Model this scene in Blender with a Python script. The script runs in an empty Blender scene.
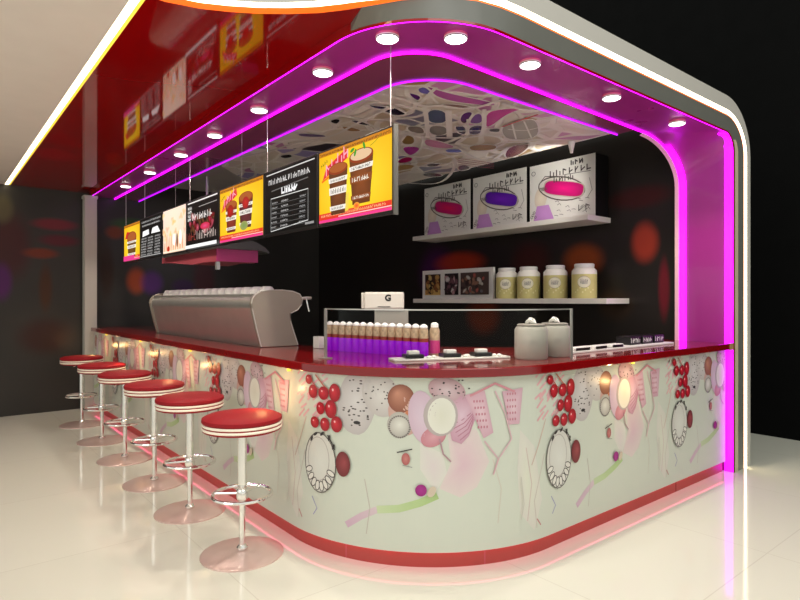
import bpy, bmesh, math, random
from mathutils import Vector, Matrix
random.seed(7)
PI = math.pi
C = bpy.context.scene.collection
SC = bpy.context.scene

# ------------------------------------------------------------------ camera, world, lights, exposure
CAMH, FPX, YAW = 1.4, 580.0, math.radians(50.77)
cam_d = bpy.data.cameras.new('camera'); cam = bpy.data.objects.new('camera', cam_d); C.objects.link(cam)
cam.location = (0, 0, CAMH)
cam.rotation_euler = (PI/2, 0, YAW - PI/2)
cam_d.sensor_width = 36.0; cam_d.lens = FPX*36.0/800.0
cam_d.clip_start = 0.05; cam_d.clip_end = 100
SC.camera = cam
SC.view_settings.view_transform = 'Standard'; SC.view_settings.look = 'None'
SC.view_settings.exposure = 0.0; SC.view_settings.gamma = 1.0
SC.view_settings.use_curve_mapping = False
SC.render.film_transparent = False
world = bpy.data.worlds.new('world'); SC.world = world; world.use_nodes = True
bg = world.node_tree.nodes['Background']; bg.inputs[0].default_value = (0.98, 1.0, 0.93, 1); bg.inputs[1].default_value = 0.80

def area(name, loc, target, sx, sy, power, col=(1, 0.98, 0.93)):
    d = bpy.data.lights.new(name, 'AREA'); d.shape = 'RECTANGLE'; d.size = sx; d.size_y = sy
    d.energy = power; d.color = col
    o = bpy.data.objects.new(name, d); C.objects.link(o); o.location = loc
    o.rotation_euler = (Vector(target)-Vector(loc)).to_track_quat('-Z', 'Y').to_euler()
    return o
area('fill_light', (1.5, -3.0, 5.5), (2.8, 2.0, 0.4), 5, 3, 120)  # unseen area lights added to brighten the counter front, floor and stools
area('fill_light', (-3.5, 2.0, 2.6), (1.7, 4.2, 0.4), 3, 2, 50)

# ------------------------------------------------------------------ materials
def lin(c):
    def g(v):
        v /= 255.0
        return v/12.92 if v <= 0.04045 else ((v+0.055)/1.055)**2.4
    return (g(c[0]), g(c[1]), g(c[2]), 1.0)

def mat(name, col, rough=0.5, metal=0.0, spec=0.5, coat=0.0, emit=None, estr=0.0, ior=1.5, noise=0.0, nscale=6.0, alpha=1.0, trans=0.0):
    m = bpy.data.materials.new(name); m.use_nodes = True
    nt = m.node_tree; b = nt.nodes['Principled BSDF']
    b.inputs['Base Color'].default_value = lin(col); b.inputs['Roughness'].default_value = rough
    b.inputs['Metallic'].default_value = metal; b.inputs['IOR'].default_value = ior
    b.inputs['Specular IOR Level'].default_value = spec
    b.inputs['Coat Weight'].default_value = coat; b.inputs['Coat Roughness'].default_value = 0.03
    b.inputs['Transmission Weight'].default_value = trans
    if emit is not None:
        b.inputs['Emission Color'].default_value = lin(emit); b.inputs['Emission Strength'].default_value = estr
    # procedural variation on every surface
    tc = nt.nodes.new('ShaderNodeTexCoord'); n = nt.nodes.new('ShaderNodeTexNoise'); n.inputs['Scale'].default_value = nscale
    n.inputs['Detail'].default_value = 3
    nt.links.new(tc.outputs['Object'], n.inputs['Vector'])
    if noise > 0:
        mx = nt.nodes.new('ShaderNodeMix'); mx.data_type = 'RGBA'; mx.inputs[6].default_value = lin(col)
        mx.inputs[7].default_value = lin(tuple(max(0, c*(1-noise)) for c in col))
        nt.links.new(n.outputs['Fac'], mx.inputs[0]); nt.links.new(mx.outputs[2], b.inputs['Base Color'])
    mr = nt.nodes.new('ShaderNodeMapRange'); mr.inputs['To Min'].default_value = rough*0.9; mr.inputs['To Max'].default_value = min(1, rough*1.1+0.01)
    nt.links.new(n.outputs['Fac'], mr.inputs['Value']); nt.links.new(mr.outputs[0], b.inputs['Roughness'])
    return m

def print_mat(name, rough=0.35, estr=0.0, coat=0.0, trans=0.0):
    """printed artwork: colour comes from the mesh's Col attribute"""
    m = bpy.data.materials.new(name); m.use_nodes = True
    nt = m.node_tree; b = nt.nodes['Principled BSDF']
    a = nt.nodes.new('ShaderNodeVertexColor'); a.layer_name = 'Col'
    nt.links.new(a.outputs['Color'], b.inputs['Base Color'])
    b.inputs['Roughness'].default_value = rough; b.inputs['Coat Weight'].default_value = coat; b.inputs['Coat Roughness'].default_value = 0.05
    if estr > 0:
        nt.links.remove(b.inputs['Base Color'].links[0])
        b.inputs['Base Color'].default_value = (0.004, 0.004, 0.004, 1); b.inputs['Specular IOR Level'].default_value = 0.15
        nt.links.new(a.outputs['Color'], b.inputs['Emission Color']); b.inputs['Emission Strength'].default_value = estr
    return m

M = {}
M['red_counter'] = mat('red_counter', (132, 9, 14), 0.12, coat=0.3, noise=0.08)
M['red_kick'] = mat('red_kick', (180, 70, 64), 0.35, noise=0.06)
M['red_soffit'] = mat('red_soffit', (150, 6, 8), 0.05, spec=0.6, coat=0.2, noise=0.05, nscale=1.5)
M['red_vinyl'] = mat('red_vinyl', (152, 16, 28), 0.6, spec=0.25, noise=0.08)
M['band_white'] = mat('band_white', (250, 238, 220), 0.3)
M['chrome'] = mat('chrome', (240, 238, 234), 0.12, metal=0.92)
M['brushed_plate'] = mat('brushed_plate', (232, 206, 198), 0.38, metal=0.55, noise=0.05)
M['steel'] = mat('steel', (206, 203, 196), 0.30, metal=0.7, noise=0.06)
M['machine_panel'] = mat('machine_panel', (164, 154, 140), 0.36, metal=0.3, noise=0.05)
M['cream'] = mat('cream', (196, 192, 184), 0.5, noise=0.03)
M['cream_soffit'] = mat('cream_soffit', (240, 230, 222), 0.5, noise=0.03)
M['gray'] = mat('gray', (112, 112, 106), 0.3, noise=0.05)
M['beige'] = mat('beige', (206, 190, 160), 0.4)
M['tan'] = mat('tan', (170, 130, 95), 0.5)
M['purple_panel'] = mat('purple_panel', (174, 48, 144), 0.28, coat=0.3, noise=0.06, nscale=2)
M['brown_mirror'] = mat('brown_mirror', (150, 72, 108), 0.16, spec=0.5, coat=0.15, noise=0.1, nscale=2)
M['led_magenta'] = mat('led_magenta', (255, 60, 255), 0.4, emit=(215, 3, 250), estr=3.2)
M['led_violet'] = mat('led_violet', (180, 60, 255), 0.4, emit=(165, 5, 220), estr=2.2)
M['led_white'] = mat('led_white', (255, 250, 240), 0.4, emit=(255, 236, 196), estr=5.0)
M['led_orange'] = mat('led_orange', (255, 120, 40), 0.4, emit=(255, 96, 20), estr=1.1)
M['led_yellow'] = mat('led_yellow', (250, 220, 90), 0.4, emit=(250, 215, 70), estr=1.0)
M['led_pink'] = mat('led_pink', (255, 170, 190), 0.4, emit=(255, 96, 140), estr=4.0)
M['lamp_face'] = mat('lamp_face', (255, 255, 255), 0.4, emit=(255, 252, 245), estr=6.0)
M['lamp_rim'] = mat('lamp_rim', (232, 110, 140), 0.35)
M['lamp_ring'] = mat('lamp_ring', (60, 40, 80), 0.3)
M['white'] = mat('white', (236, 234, 228), 0.4, noise=0.03)
M['shelf'] = mat('shelf', (228, 224, 214), 0.45, noise=0.04)
M['black'] = mat('black', (14, 13, 13), 0.35)
M['frame_dark'] = mat('frame_dark', (24, 23, 23), 0.35)
M['frame_gray'] = mat('frame_gray', (92, 90, 86), 0.35)
M['wire'] = mat('wire', (190, 180, 180), 0.3, metal=0.6)
M['backdrop'] = mat('backdrop', (6, 6, 6), 0.8, spec=0.1)
M['register_white'] = mat('register_white', (205, 200, 190), 0.4)
M['register_gray'] = mat('register_gray', (150, 146, 138), 0.4)
M['frosted'] = mat('frosted', (178, 174, 164), 0.35, noise=0.05)
M['jar_white'] = mat('jar_white', (246, 243, 230), 0.35)
M['jar_fill'] = mat('jar_fill', (230, 220, 146), 0.4, noise=0.15)
M['bottle_purple'] = mat('bottle_purple', (130, 12, 180), 0.2, emit=(170, 8, 225), estr=0.28)  # faint glow added to the drink itself, no lamp inside
M['bottle_froth'] = mat('bottle_froth', (240, 206, 168), 0.5, noise=0.75, nscale=38)
M['bottle_red'] = mat('bottle_red', (170, 50, 40), 0.4, noise=0.3, nscale=60)
M['bottle_cap'] = mat('bottle_cap', (250, 248, 248), 0.4)
M['pink_hood'] = mat('pink_hood', (205, 60, 130), 0.35, noise=0.05)
M['rose_hood'] = mat('rose_hood', (190, 84, 96), 0.35, noise=0.05)
M['hood_gray'] = mat('hood_gray', (92, 92, 88), 0.4, noise=0.05)
M['print'] = print_mat('print', 0.3)
M['panel_print'] = print_mat('panel_print', 0.3)
M['board_print'] = print_mat('board_print', 0.4, estr=1.12)
# clear glass
g = bpy.data.materials.new('clear_glass'); g.use_nodes = True; nt = g.node_tree
for n in list(nt.nodes): nt.nodes.remove(n)
out = nt.nodes.new('ShaderNodeOutputMaterial'); mixs = nt.nodes.new('ShaderNodeMixShader'); tr = nt.nodes.new('ShaderNodeBsdfTransparent')
gl = nt.nodes.new('ShaderNodeBsdfGlossy'); gl.inputs['Roughness'].default_value = 0.02; fr = nt.nodes.new('ShaderNodeFresnel'); fr.inputs['IOR'].default_value = 1.14
tr.inputs['Color'].default_value = (0.95, 0.96, 0.95, 1)
nt.links.new(fr.outputs[0], mixs.inputs[0]); nt.links.new(tr.outputs[0], mixs.inputs[1]); nt.links.new(gl.outputs[0], mixs.inputs[2]); nt.links.new(mixs.outputs[0], out.inputs[0])
M['glass'] = g

def floor_mat():
    m = bpy.data.materials.new('polished_floor'); m.use_nodes = True; nt = m.node_tree; b = nt.nodes['Principled BSDF']
    tc = nt.nodes.new('ShaderNodeTexCoord'); br = nt.nodes.new('ShaderNodeTexBrick')
    br.offset = 0.0; br.inputs['Scale'].default_value = 1.0
    br.inputs['Brick Width'].default_value = 1.2; br.inputs['Row Height'].default_value = 1.2
    br.inputs['Mortar Size'].default_value = 0.003
    br.inputs['Color1'].default_value = lin((228, 226, 212)); br.inputs['Color2'].default_value = lin((226, 224, 210)); br.inputs['Mortar'].default_value = lin((214, 210, 196))
    nt.links.new(tc.outputs['Object'], br.inputs['Vector']); nt.links.new(br.outputs['Color'], b.inputs['Base Color'])
    b.inputs['Roughness'].default_value = 0.07; b.inputs['IOR'].default_value = 1.6
    return m
M['floor'] = floor_mat()

def blur_wall_mat(name, base, blobs, axis):
    """dark glossy wall with the blurred surroundings painted into its colour as soft spots"""
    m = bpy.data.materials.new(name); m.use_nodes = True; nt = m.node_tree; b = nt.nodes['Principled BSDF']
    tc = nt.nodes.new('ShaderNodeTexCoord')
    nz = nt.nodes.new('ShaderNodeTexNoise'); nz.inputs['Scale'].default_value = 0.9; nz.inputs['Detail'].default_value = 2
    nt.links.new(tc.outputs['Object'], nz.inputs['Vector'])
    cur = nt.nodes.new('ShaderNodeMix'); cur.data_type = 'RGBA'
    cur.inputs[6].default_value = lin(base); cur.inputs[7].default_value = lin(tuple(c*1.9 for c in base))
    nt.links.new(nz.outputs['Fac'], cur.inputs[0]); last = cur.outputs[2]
    for (p, q, rp, rq, col, amt) in blobs:  # each spot paints a patch of out-of-focus background into the wall colour
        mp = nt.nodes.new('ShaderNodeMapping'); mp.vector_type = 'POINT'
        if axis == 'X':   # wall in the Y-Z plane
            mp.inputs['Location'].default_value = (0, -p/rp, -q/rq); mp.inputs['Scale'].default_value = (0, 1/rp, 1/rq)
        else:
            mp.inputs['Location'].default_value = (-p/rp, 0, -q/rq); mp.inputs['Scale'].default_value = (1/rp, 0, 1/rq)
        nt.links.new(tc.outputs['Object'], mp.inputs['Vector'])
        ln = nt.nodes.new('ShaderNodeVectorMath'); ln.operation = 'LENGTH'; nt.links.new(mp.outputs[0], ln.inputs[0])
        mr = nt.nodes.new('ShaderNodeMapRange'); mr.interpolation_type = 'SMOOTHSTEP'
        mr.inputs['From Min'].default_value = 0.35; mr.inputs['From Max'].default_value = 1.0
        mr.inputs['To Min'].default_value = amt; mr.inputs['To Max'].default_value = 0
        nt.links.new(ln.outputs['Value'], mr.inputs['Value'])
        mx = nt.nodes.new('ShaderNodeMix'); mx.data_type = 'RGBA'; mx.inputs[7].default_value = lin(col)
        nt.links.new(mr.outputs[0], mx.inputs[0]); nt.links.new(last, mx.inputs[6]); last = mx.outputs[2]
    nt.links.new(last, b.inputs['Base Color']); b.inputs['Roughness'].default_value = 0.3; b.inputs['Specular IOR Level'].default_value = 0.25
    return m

# ------------------------------------------------------------------ mesh builder
class MB:
    def __init__(s): s.v = []; s.f = []; s.m = []; s.c = []; s.colored = False
    def add(s, verts, faces, mi=0, cols=None):
        o = len(s.v); s.v += [tuple(v) for v in verts]
        for f in faces: s.f.append(tuple(i+o for i in f)); s.m.append(mi)
        s.c += cols if cols else [(0.5, 0.5, 0.5, 1)]*len(verts)
        if cols: s.colored = True
        return s
    def box(s, x0, x1, y0, y1, z0, z1, mi=0):
        v = [(x, y, z) for z in (z0, z1) for y in (y0, y1) for x in (x0, x1)]
        return s.add(v, [(0, 2, 3, 1), (4, 5, 7, 6), (0, 1, 5, 4), (2, 6, 7, 3), (0, 4, 6, 2), (1, 3, 7, 5)], mi)
    def lathe(s, prof, n=24, c=(0, 0, 0), mi=0):
        """prof: (r, z) from bottom to top"""
        v = []; f = []
        for (r, z) in prof:
            for k in range(n):
                a = 2*PI*k/n; v.append((c[0]+r*math.cos(a), c[1]+r*math.sin(a), c[2]+z))
        for i in range(len(prof)-1):
            for k in range(n):
                f.append((i*n+k, i*n+(k+1) % n, (i+1)*n+(k+1) % n, (i+1)*n+k))
        f.append(tuple(range(n))[::-1]); f.append(tuple((len(prof)-1)*n+k for k in range(n)))
        return s.add(v, f, mi)
    def loft(s, paths, mi=0, close=False):
        """paths: list of equal-length polylines"""
        n = len(paths[0]); v = [p for pa in paths for p in pa]; f = []
        P = len(paths)
        for i in range(P if close else P-1):
            for k in range(n-1):
                j = (i+1) % P
                f.append((i*n+k, i*n+k+1, j*n+k+1, j*n+k))
        return s.add(v, f, mi)
    def solid_loft(s, paths, mi=0):
        """closed tube of section paths, with end caps"""
        s.loft(paths, mi, True); n = len(paths[0]); o = len(s.v)-n*len(paths)
        s.f.append(tuple(o+i*n for i in range(len(paths)))); s.m.append(mi)
        s.f.append(tuple(o+i*n+n-1 for i in range(len(paths)))[::-1]); s.m.append(mi)
        return s
    def tube(s, pts, r, n=8, mi=0, closed=False):
        pts = [Vector(p) for p in pts]; N = len(pts); rings = []
        for i in range(N):
            a = pts[(i-1) % N] if (closed or i > 0) else pts[i]; b = pts[(i+1) % N] if (closed or i < N-1) else pts[i]
            t = (b-a).normalized(); u = t.cross(Vector((0, 0, 1)))
            if u.length < 1e-3: u = t.cross(Vector((1, 0, 0)))
            u.normalize(); w = t.cross(u)
            rings.append([pts[i]+r*(math.cos(2*PI*k/n)*u+math.sin(2*PI*k/n)*w) for k in range(n)])
        v = [p for rg in rings for p in rg]; f = []
        for i in range(N if closed else N-1):
            j = (i+1) % N
            for k in range(n): f.append((i*n+k, j*n+k, j*n+(k+1) % n, i*n+(k+1) % n))
        if not closed: f += [tuple(range(n)), tuple((N-1)*n+k for k in range(n))[::-1]]
        return s.add(v, f, mi)
    def prism(s, poly, axis, a, b, mi=0):
        """extrude a 2-D polygon along an axis between a and b"""
        def P(p, t):
            return {'z': (p[0], p[1], t), 'y': (p[0], t, p[1]), 'x': (t, p[0], p[1])}[axis]
        n = len(poly); v = [P(p, a) for p in poly]+[P(p, b) for p in poly]
        f = [tuple(range(n)), tuple(range(2*n-1, n-1, -1))]+[(k, n+k, n+(k+1) % n, (k+1) % n) for k in range(n)]
        return s.add(v, f, mi)
    def build(s, name, mats, parent=None, smooth=False, bevel=0, fix=True):
        me = bpy.data.meshes.new(name)
        off = Vector(parent.get('_w', (0, 0, 0))) if parent else Vector((0, 0, 0))
        me.from_pydata([tuple(Vector(v)-off) for v in s.v], [], s.f)
        for m in (mats if isinstance(mats, (list, tuple)) else [mats]): me.materials.append(M[m] if isinstance(m, str) else m)
        for i, p in enumerate(me.polygons): p.material_index = s.m[i]; p.use_smooth = smooth
        if s.colored:
            at = me.color_attributes.new('Col', 'FLOAT_COLOR', 'POINT')
            for i, c in enumerate(s.c): at.data[i].color = c
        if fix:
            bm = bmesh.new(); bm.from_mesh(me); bmesh.ops.recalc_face_normals(bm, faces=bm.faces); bm.to_mesh(me); bm.free()
        o = bpy.data.objects.new(name, me); C.objects.link(o)
        if parent: o.parent = parent; o['_w'] = tuple(off)
        if bevel:
            b = o.modifiers.new('bevel', 'BEVEL'); b.width = bevel; b.segments = 2; b.limit_method = 'ANGLE'; b.angle_limit = 0.7
        if smooth and not bevel:
            md = o.modifiers.new('edges', 'EDGE_SPLIT'); md.split_angle = math.radians(38)
        return o

def thing(name, label, cat, loc=(0, 0, 0), group=None, local=False):
    o = bpy.data.objects.new(name, None); C.objects.link(o); o.location = loc; o.empty_display_size = 0.1
    o['_w'] = (0.0, 0.0, 0.0) if local else tuple(float(x) for x in loc)
    tag(o, label, cat, group); return o
def tag(o, label, cat, group=None):
    o['label'] = label; o['category'] = cat
    if group: o['group'] = group
    return o
def struct(o): o['kind'] = 'structure'; return o
def copy_tree(src, loc, label=None, rotz=None, group=None):
    r = src.copy(); C.objects.link(r); r.location = loc
    if rotz is not None: r.rotation_euler = (0, 0, rotz)
    if label: r['label'] = label
    if group: r['group'] = group
    for ch in list(src.children):
        c = ch.copy(); C.objects.link(c); c.parent = r
        for gc in list(ch.children):
            d = gc.copy(); C.objects.link(d); d.parent = c
    return r
ORD = ['first', 'second', 'third', 'fourth', 'fifth', 'sixth', 'seventh', 'eighth', 'ninth', 'tenth', 'eleventh', 'twelfth',
       'thirteenth', 'fourteenth', 'fifteenth', 'sixteenth', 'seventeenth', 'eighteenth']

# ------------------------------------------------------------------ printed artwork
class Art:
    """flat printed shapes laid on a surface; fn(u, v, height) gives the 3-D point"""
    def __init__(s, fn, step=0.0004, layer=1): s.fn = fn; s.mb = MB(); s.step = step; s.layer = layer; s.clip = None; s.hold = False; s.sub = 0
    def put(s, pts, faces, cols):
        h = s.layer*s.step; s.layer += 0 if s.hold else 1
        if s.clip:
            a, b, c, d = s.clip
            pts = [(min(max(u, a), b), min(max(v, c), d)) for u, v in pts]
        s.mb.add([s.fn(u, v, h) for u, v in pts], faces, 0, [lin(c) for c in cols])
    def sheet(s, u0, u1, v0, v1, c, nu=1, nv=1, cfun=None):
        pts = []; cols = []
        for j in range(nv+1):
            for i in range(nu+1):
                u = u0+(u1-u0)*i/nu; v = v0+(v1-v0)*j/nv; pts.append((u, v)); cols.append(cfun(u, v) if cfun else c)
        w = nu+1
        s.put(pts, [(j*w+i, j*w+i+1, (j+1)*w+i+1, (j+1)*w+i) for j in range(nv) for i in range(nu)], cols)
    def blob(s, cu, cv, outline, cin, cout, rings=3, hot=(0, 0)):
        """star-shaped outline offsets about (cu, cv), shading from cin to cout"""
        n = len(outline); pts = [(cu+hot[0], cv+hot[1])]; cols = [cin]; faces = []
        for r in range(1, rings+1):
            t = r/rings
            for (a, b) in outline:
                pts.append((cu+hot[0]*(1-t)+a*t, cv+hot[1]*(1-t)+b*t)); cols.append(tuple(cin[i]*(1-t)+cout[i]*t for i in range(3)))
        for k in range(n): faces.append((0, 1+k, 1+(k+1) % n))
        for r in range(rings-1):
            for k in range(n):
                faces.append((1+r*n+k, 1+(r+1)*n+k, 1+(r+1)*n+(k+1) % n, 1+r*n+(k+1) % n))
        s.put(pts, faces, cols)
    def oval(s, cu, cv, ru, rv, cin, cout=None, rot=0, rings=3, n=22, hot=(0, 0), wob=0):
        o = []
        for k in range(n):
            a = 2*PI*k/n; w = 1+wob*math.sin(3*a+cu*40)
            x, y = ru*w*math.cos(a), rv*w*math.sin(a)
            o.append((x*math.cos(rot)-y*math.sin(rot), x*math.sin(rot)+y*math.cos(rot)))
        s.blob(cu, cv, o, cin, cout or cin, rings, hot)
    def drop(s, cu, cv, ru, rv, cin, cout=None, rot=0):
        o = []
        for k in range(20):
            a = 2*PI*k/20; x = ru*math.cos(a)*(1-0.35*max(0, math.sin(a))**2); y = rv*math.sin(a)
            o.append((x*math.cos(rot)-y*math.sin(rot), x*math.sin(rot)+y*math.cos(rot)))
        s.blob(cu, cv, o, cin, cout or cin, 3)
    def poly(s, pts, c, cout=None, rings=2):
        cu = sum(p[0] for p in pts)/len(pts); cv = sum(p[1] for p in pts)/len(pts)
        q = []
        for i in range(len(pts)):
            a, b = pts[i], pts[(i+1) % len(pts)]
            for t in (0, 0.34, 0.67): q.append((a[0]+(b[0]-a[0])*t-cu, a[1]+(b[1]-a[1])*t-cv))
        s.blob(cu, cv, q, c, cout or c, rings)
    def line(s, pts, w, c, closed=False, c2=None):
        if s.sub:
            q = []
            m_ = len(pts) if closed else len(pts)-1
            for i in range(m_):
                a, b = pts[i], pts[(i+1) % len(pts)]; k = max(1, int(math.hypot(b[0]-a[0], b[1]-a[1])/s.sub))
                q += [(a[0]+(b[0]-a[0])*t/k, a[1]+(b[1]-a[1])*t/k) for t in range(k)]
            pts = q if closed else q+[pts[-1]]
        n = len(pts); L = []
        for i in range(n):
            a = pts[(i-1) % n] if (closed or i > 0) else pts[i]; b = pts[(i+1) % n] if (closed or i < n-1) else pts[i]
            dx, dy = b[0]-a[0], b[1]-a[1]; l = math.hypot(dx, dy) or 1
            L.append((-dy/l*w/2, dx/l*w/2))
        P = [(p[0]+d[0], p[1]+d[1]) for p, d in zip(pts, L)]+[(p[0]-d[0], p[1]-d[1]) for p, d in zip(pts, L)]
        F = [(i, (i+1) % n, n+(i+1) % n, n+i) for i in range(n if closed else n-1)]
        cols = [tuple(c[j]+((c2 or c)[j]-c[j])*i/max(1, n-1) for j in range(3)) for i in range(n)]
        s.put(P, F, cols+cols)
    def ring(s, cu, cv, ru, rv, w, c, n=26, a0=0, a1=2*PI, rot=0):
        full = abs(a1-a0-2*PI) < 1e-6; m = n if full else n+1
        pts = []
        for k in range(m):
            a = a0+(a1-a0)*k/n; x, y = ru*math.cos(a), rv*math.sin(a)
            pts.append((cu+x*math.cos(rot)-y*math.sin(rot), cv+x*math.sin(rot)+y*math.cos(rot)))
        s.line(pts, w, c, closed=full)
    def marks(s, u0, u1, v, h, c, w=None, dens=1.0, slope=0.0, rnd=random):
        """a run of small illegible glyph strokes"""
        u = u0; w = w or h*0.18; segs = []
        while u < u1-h*0.3:
            k = rnd.random(); y = v+(u-u0)*slope; cw = h*(0.45+0.3*rnd.random())
            segs.append([(u, y-h/2), (u, y+h/2)])
            if k < 0.6: segs.append([(u, y+(rnd.random()-0.5)*h), (u+cw, y+(rnd.random()-0.5)*h)])
            if k > 0.35: segs.append([(u+cw, y-h/2), (u+cw, y+h*0.2)])
            u += cw+h*(0.35+0.3*rnd.random())/dens
        P = []; F = []
        for (a, b) in segs:
            dx, dy = b[0]-a[0], b[1]-a[1]; l = math.hypot(dx, dy) or 1; ox, oy = -dy/l*w/2, dx/l*w/2; o = len(P)
            P += [(a[0]+ox, a[1]+oy), (b[0]+ox, b[1]+oy), (b[0]-ox, b[1]-oy), (a[0]-ox, a[1]-oy)]; F.append((o, o+1, o+2, o+3))
        if P: s.put(P, F, [c]*len(P))

# ------------------------------------------------------------------ paths
def lpath(x0, y0, r, yfar, xend, n=18, z=0.0, ns=6):
    p = [(x0, yfar+(y0+r-yfar)*k/ns, z) for k in range(ns)]
    p += [(x0+r-r*math.cos(PI/2*k/n), y0+r-r*math.sin(PI/2*k/n), z) for k in range(n+1)]
    p += [(x0+r+(xend-x0-r)*k/ns, y0, z) for k in range(1, ns+1)]
    return p
YW = 8.4      # far wall
XW = 5.10     # wall behind the shelves
# ------------------------------------------------------------------ setting
fl = MB().box(-4, 6.72, -4, YW+0.1, -0.1, 0).build('floor', 'floor'); struct(fl)
blur_far = blur_wall_mat('far_wall_blur', (36, 34, 32), [
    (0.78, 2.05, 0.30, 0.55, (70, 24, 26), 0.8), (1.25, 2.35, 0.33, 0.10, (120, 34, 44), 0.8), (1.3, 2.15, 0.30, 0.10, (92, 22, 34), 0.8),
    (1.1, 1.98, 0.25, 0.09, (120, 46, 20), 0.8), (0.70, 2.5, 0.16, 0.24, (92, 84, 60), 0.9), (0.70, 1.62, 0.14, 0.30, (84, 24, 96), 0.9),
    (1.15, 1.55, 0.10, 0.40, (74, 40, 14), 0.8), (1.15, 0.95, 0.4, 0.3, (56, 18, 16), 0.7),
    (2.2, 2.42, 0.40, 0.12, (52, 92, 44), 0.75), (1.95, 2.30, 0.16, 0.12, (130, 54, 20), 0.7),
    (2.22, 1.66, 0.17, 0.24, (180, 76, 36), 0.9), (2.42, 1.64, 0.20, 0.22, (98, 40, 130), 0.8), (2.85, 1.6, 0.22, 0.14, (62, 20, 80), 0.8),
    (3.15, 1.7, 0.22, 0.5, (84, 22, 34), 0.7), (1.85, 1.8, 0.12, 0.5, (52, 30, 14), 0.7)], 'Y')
blur_back = blur_wall_mat('shelf_wall_blur', (24, 21, 19), [
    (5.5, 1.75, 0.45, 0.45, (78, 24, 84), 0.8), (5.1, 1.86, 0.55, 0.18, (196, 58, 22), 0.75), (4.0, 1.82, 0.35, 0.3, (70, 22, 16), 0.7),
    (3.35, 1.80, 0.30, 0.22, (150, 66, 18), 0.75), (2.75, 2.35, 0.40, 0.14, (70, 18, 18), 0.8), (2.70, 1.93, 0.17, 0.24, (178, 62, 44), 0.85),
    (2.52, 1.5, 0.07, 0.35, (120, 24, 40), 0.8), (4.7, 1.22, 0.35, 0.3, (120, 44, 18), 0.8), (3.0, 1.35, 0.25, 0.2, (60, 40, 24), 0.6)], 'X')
struct(MB().box(-4, 6.8, YW, YW+0.1, 0, 3.2).build('wall_far', blur_far))
struct(MB().box(XW, XW+0.06, 2.40, YW, 0, 3.02).build('wall_back', blur_back))
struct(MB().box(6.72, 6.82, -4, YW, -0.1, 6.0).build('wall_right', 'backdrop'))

# ------------------------------------------------------------------ canopy
can = thing('kiosk_canopy', 'white and red kiosk roof curving down into a lit magenta pillar at the right end', 'canopy', (5.24, 2.1, 0))
ZS = 2.75
# purple soffit panel: outer path A, inner path B
def pillar_profile(x0, z0, rx, rz, y, n=14, zb=0.0):
    """soffit line reaching x0, quarter bend, then down to the floor"""
    return [(x0+rx*math.sin(PI/2*k/n), y, z0+rz*math.cos(PI/2*k/n)) for k in range(n+1)]+[(x0+rx, y, z0*(1-k/4)+zb*k/4) for k in range(1, 5)]
A0 = lpath(1.64, 1.93, 0.60, YW, 4.40, 16, ZS)
B0 = lpath(1.95, 2.32, 0.31, YW, 4.40, 16, ZS)
B0 = [(x, y+max(0, x-2.26)*0.0234, z) for x, y, z in B0]
A = A0+pillar_profile(4.93, 2.60, 0.15, 0.15, 1.93)
B = B0+pillar_profile(4.45, 2.38, 0.63, 0.37, 2.37)
mid = [[tuple(a[i]+(b[i]-a[i])*t for i in range(3)) for a, b in zip(A, B)] for t in (0, 0.25, 0.5, 0.75, 1)]
MB().loft(mid).build('purple_soffit', 'purple_panel', can, smooth=True)
# brown inner soffit: B0 to inner path Cc
XE = 4.36
Bb = [(x, y+max(0, x-2.26)*0.0234, z) for x, y, z in lpath(1.95, 2.32, 0.31, YW, XE, 16, ZS)]
Cc = lpath(2.255, 2.545, 0.38, YW, XE, 16, ZS)
MB().loft([Bb, Cc]).build('inner_soffit', 'brown_mirror', can)
# LED strips standing 18 mm proud of the soffit
def strip_on(path, w, t, inward, end=None):
    """ribbon of width w whose face stands t below/inside the path, offset to one side"""
    P = [Vector(p) for p in path]; n = len(P); L = [[], [], [], []]
    for i in range(n):
        d = (P[min(i+1, n-1)]-P[max(i-1, 0)]).normalized()
        if abs(d.y) > 0.02 or abs(d.z) < 0.02 and P[i].z > 2.7: nrm = Vector((0, 0, -1))
        else: nrm = Vector((d.z, 0, -d.x))
        if abs(d.z) > 0.02: nrm = Vector((d.z, 0, -d.x)).normalized()
        side = Vector((-d.y, d.x, 0)) if abs(d.z) < 0.02 else Vector((0, 1, 0))
        side = side.normalized()*inward
        L[0].append(P[i]); L[1].append(P[i]+nrm*t); L[2].append(P[i]+nrm*t+side*w); L[3].append(P[i]+side*w)
    return [[tuple(p) for p in l] for l in L]
MB().solid_loft(strip_on(A, 0.005, 0.012, 1)).build('soffit_lip', 'red_soffit', can)
MB().solid_loft(strip_on([(p[0]+(0.006 if i < len(A0)-6 else 0), p[1]+0.006, p[2]-0.0002) for i, p in enumerate(A)], 0.012, 0.009, 1)).build('led_strip', 'led_magenta', can)
MB().solid_loft(strip_on(B0, 0.006, 0.016, 1)).build('soffit_lip', 'red_soffit', can)
MB().solid_loft(strip_on(B, 0.010, 0.012, -1)).build('led_strip', 'led_magenta', can)
MB().solid_loft(strip_on(pillar_profile(4.45, 2.38, 0.629, 0.369, 2.36)[5:], 0.045, 0.013, -1)).build('led_strip', 'led_magenta', can)
MB().solid_loft(strip_on(Cc, 0.009, 0.010, -1)).build('led_strip', 'led_violet', can)
MB().solid_loft(strip_on(pillar_profile(4.93, 2.60, 0.149, 0.149, 1.937), 0.062, 0.016, 1)).build('led_strip', 'led_magenta', can)

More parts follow.
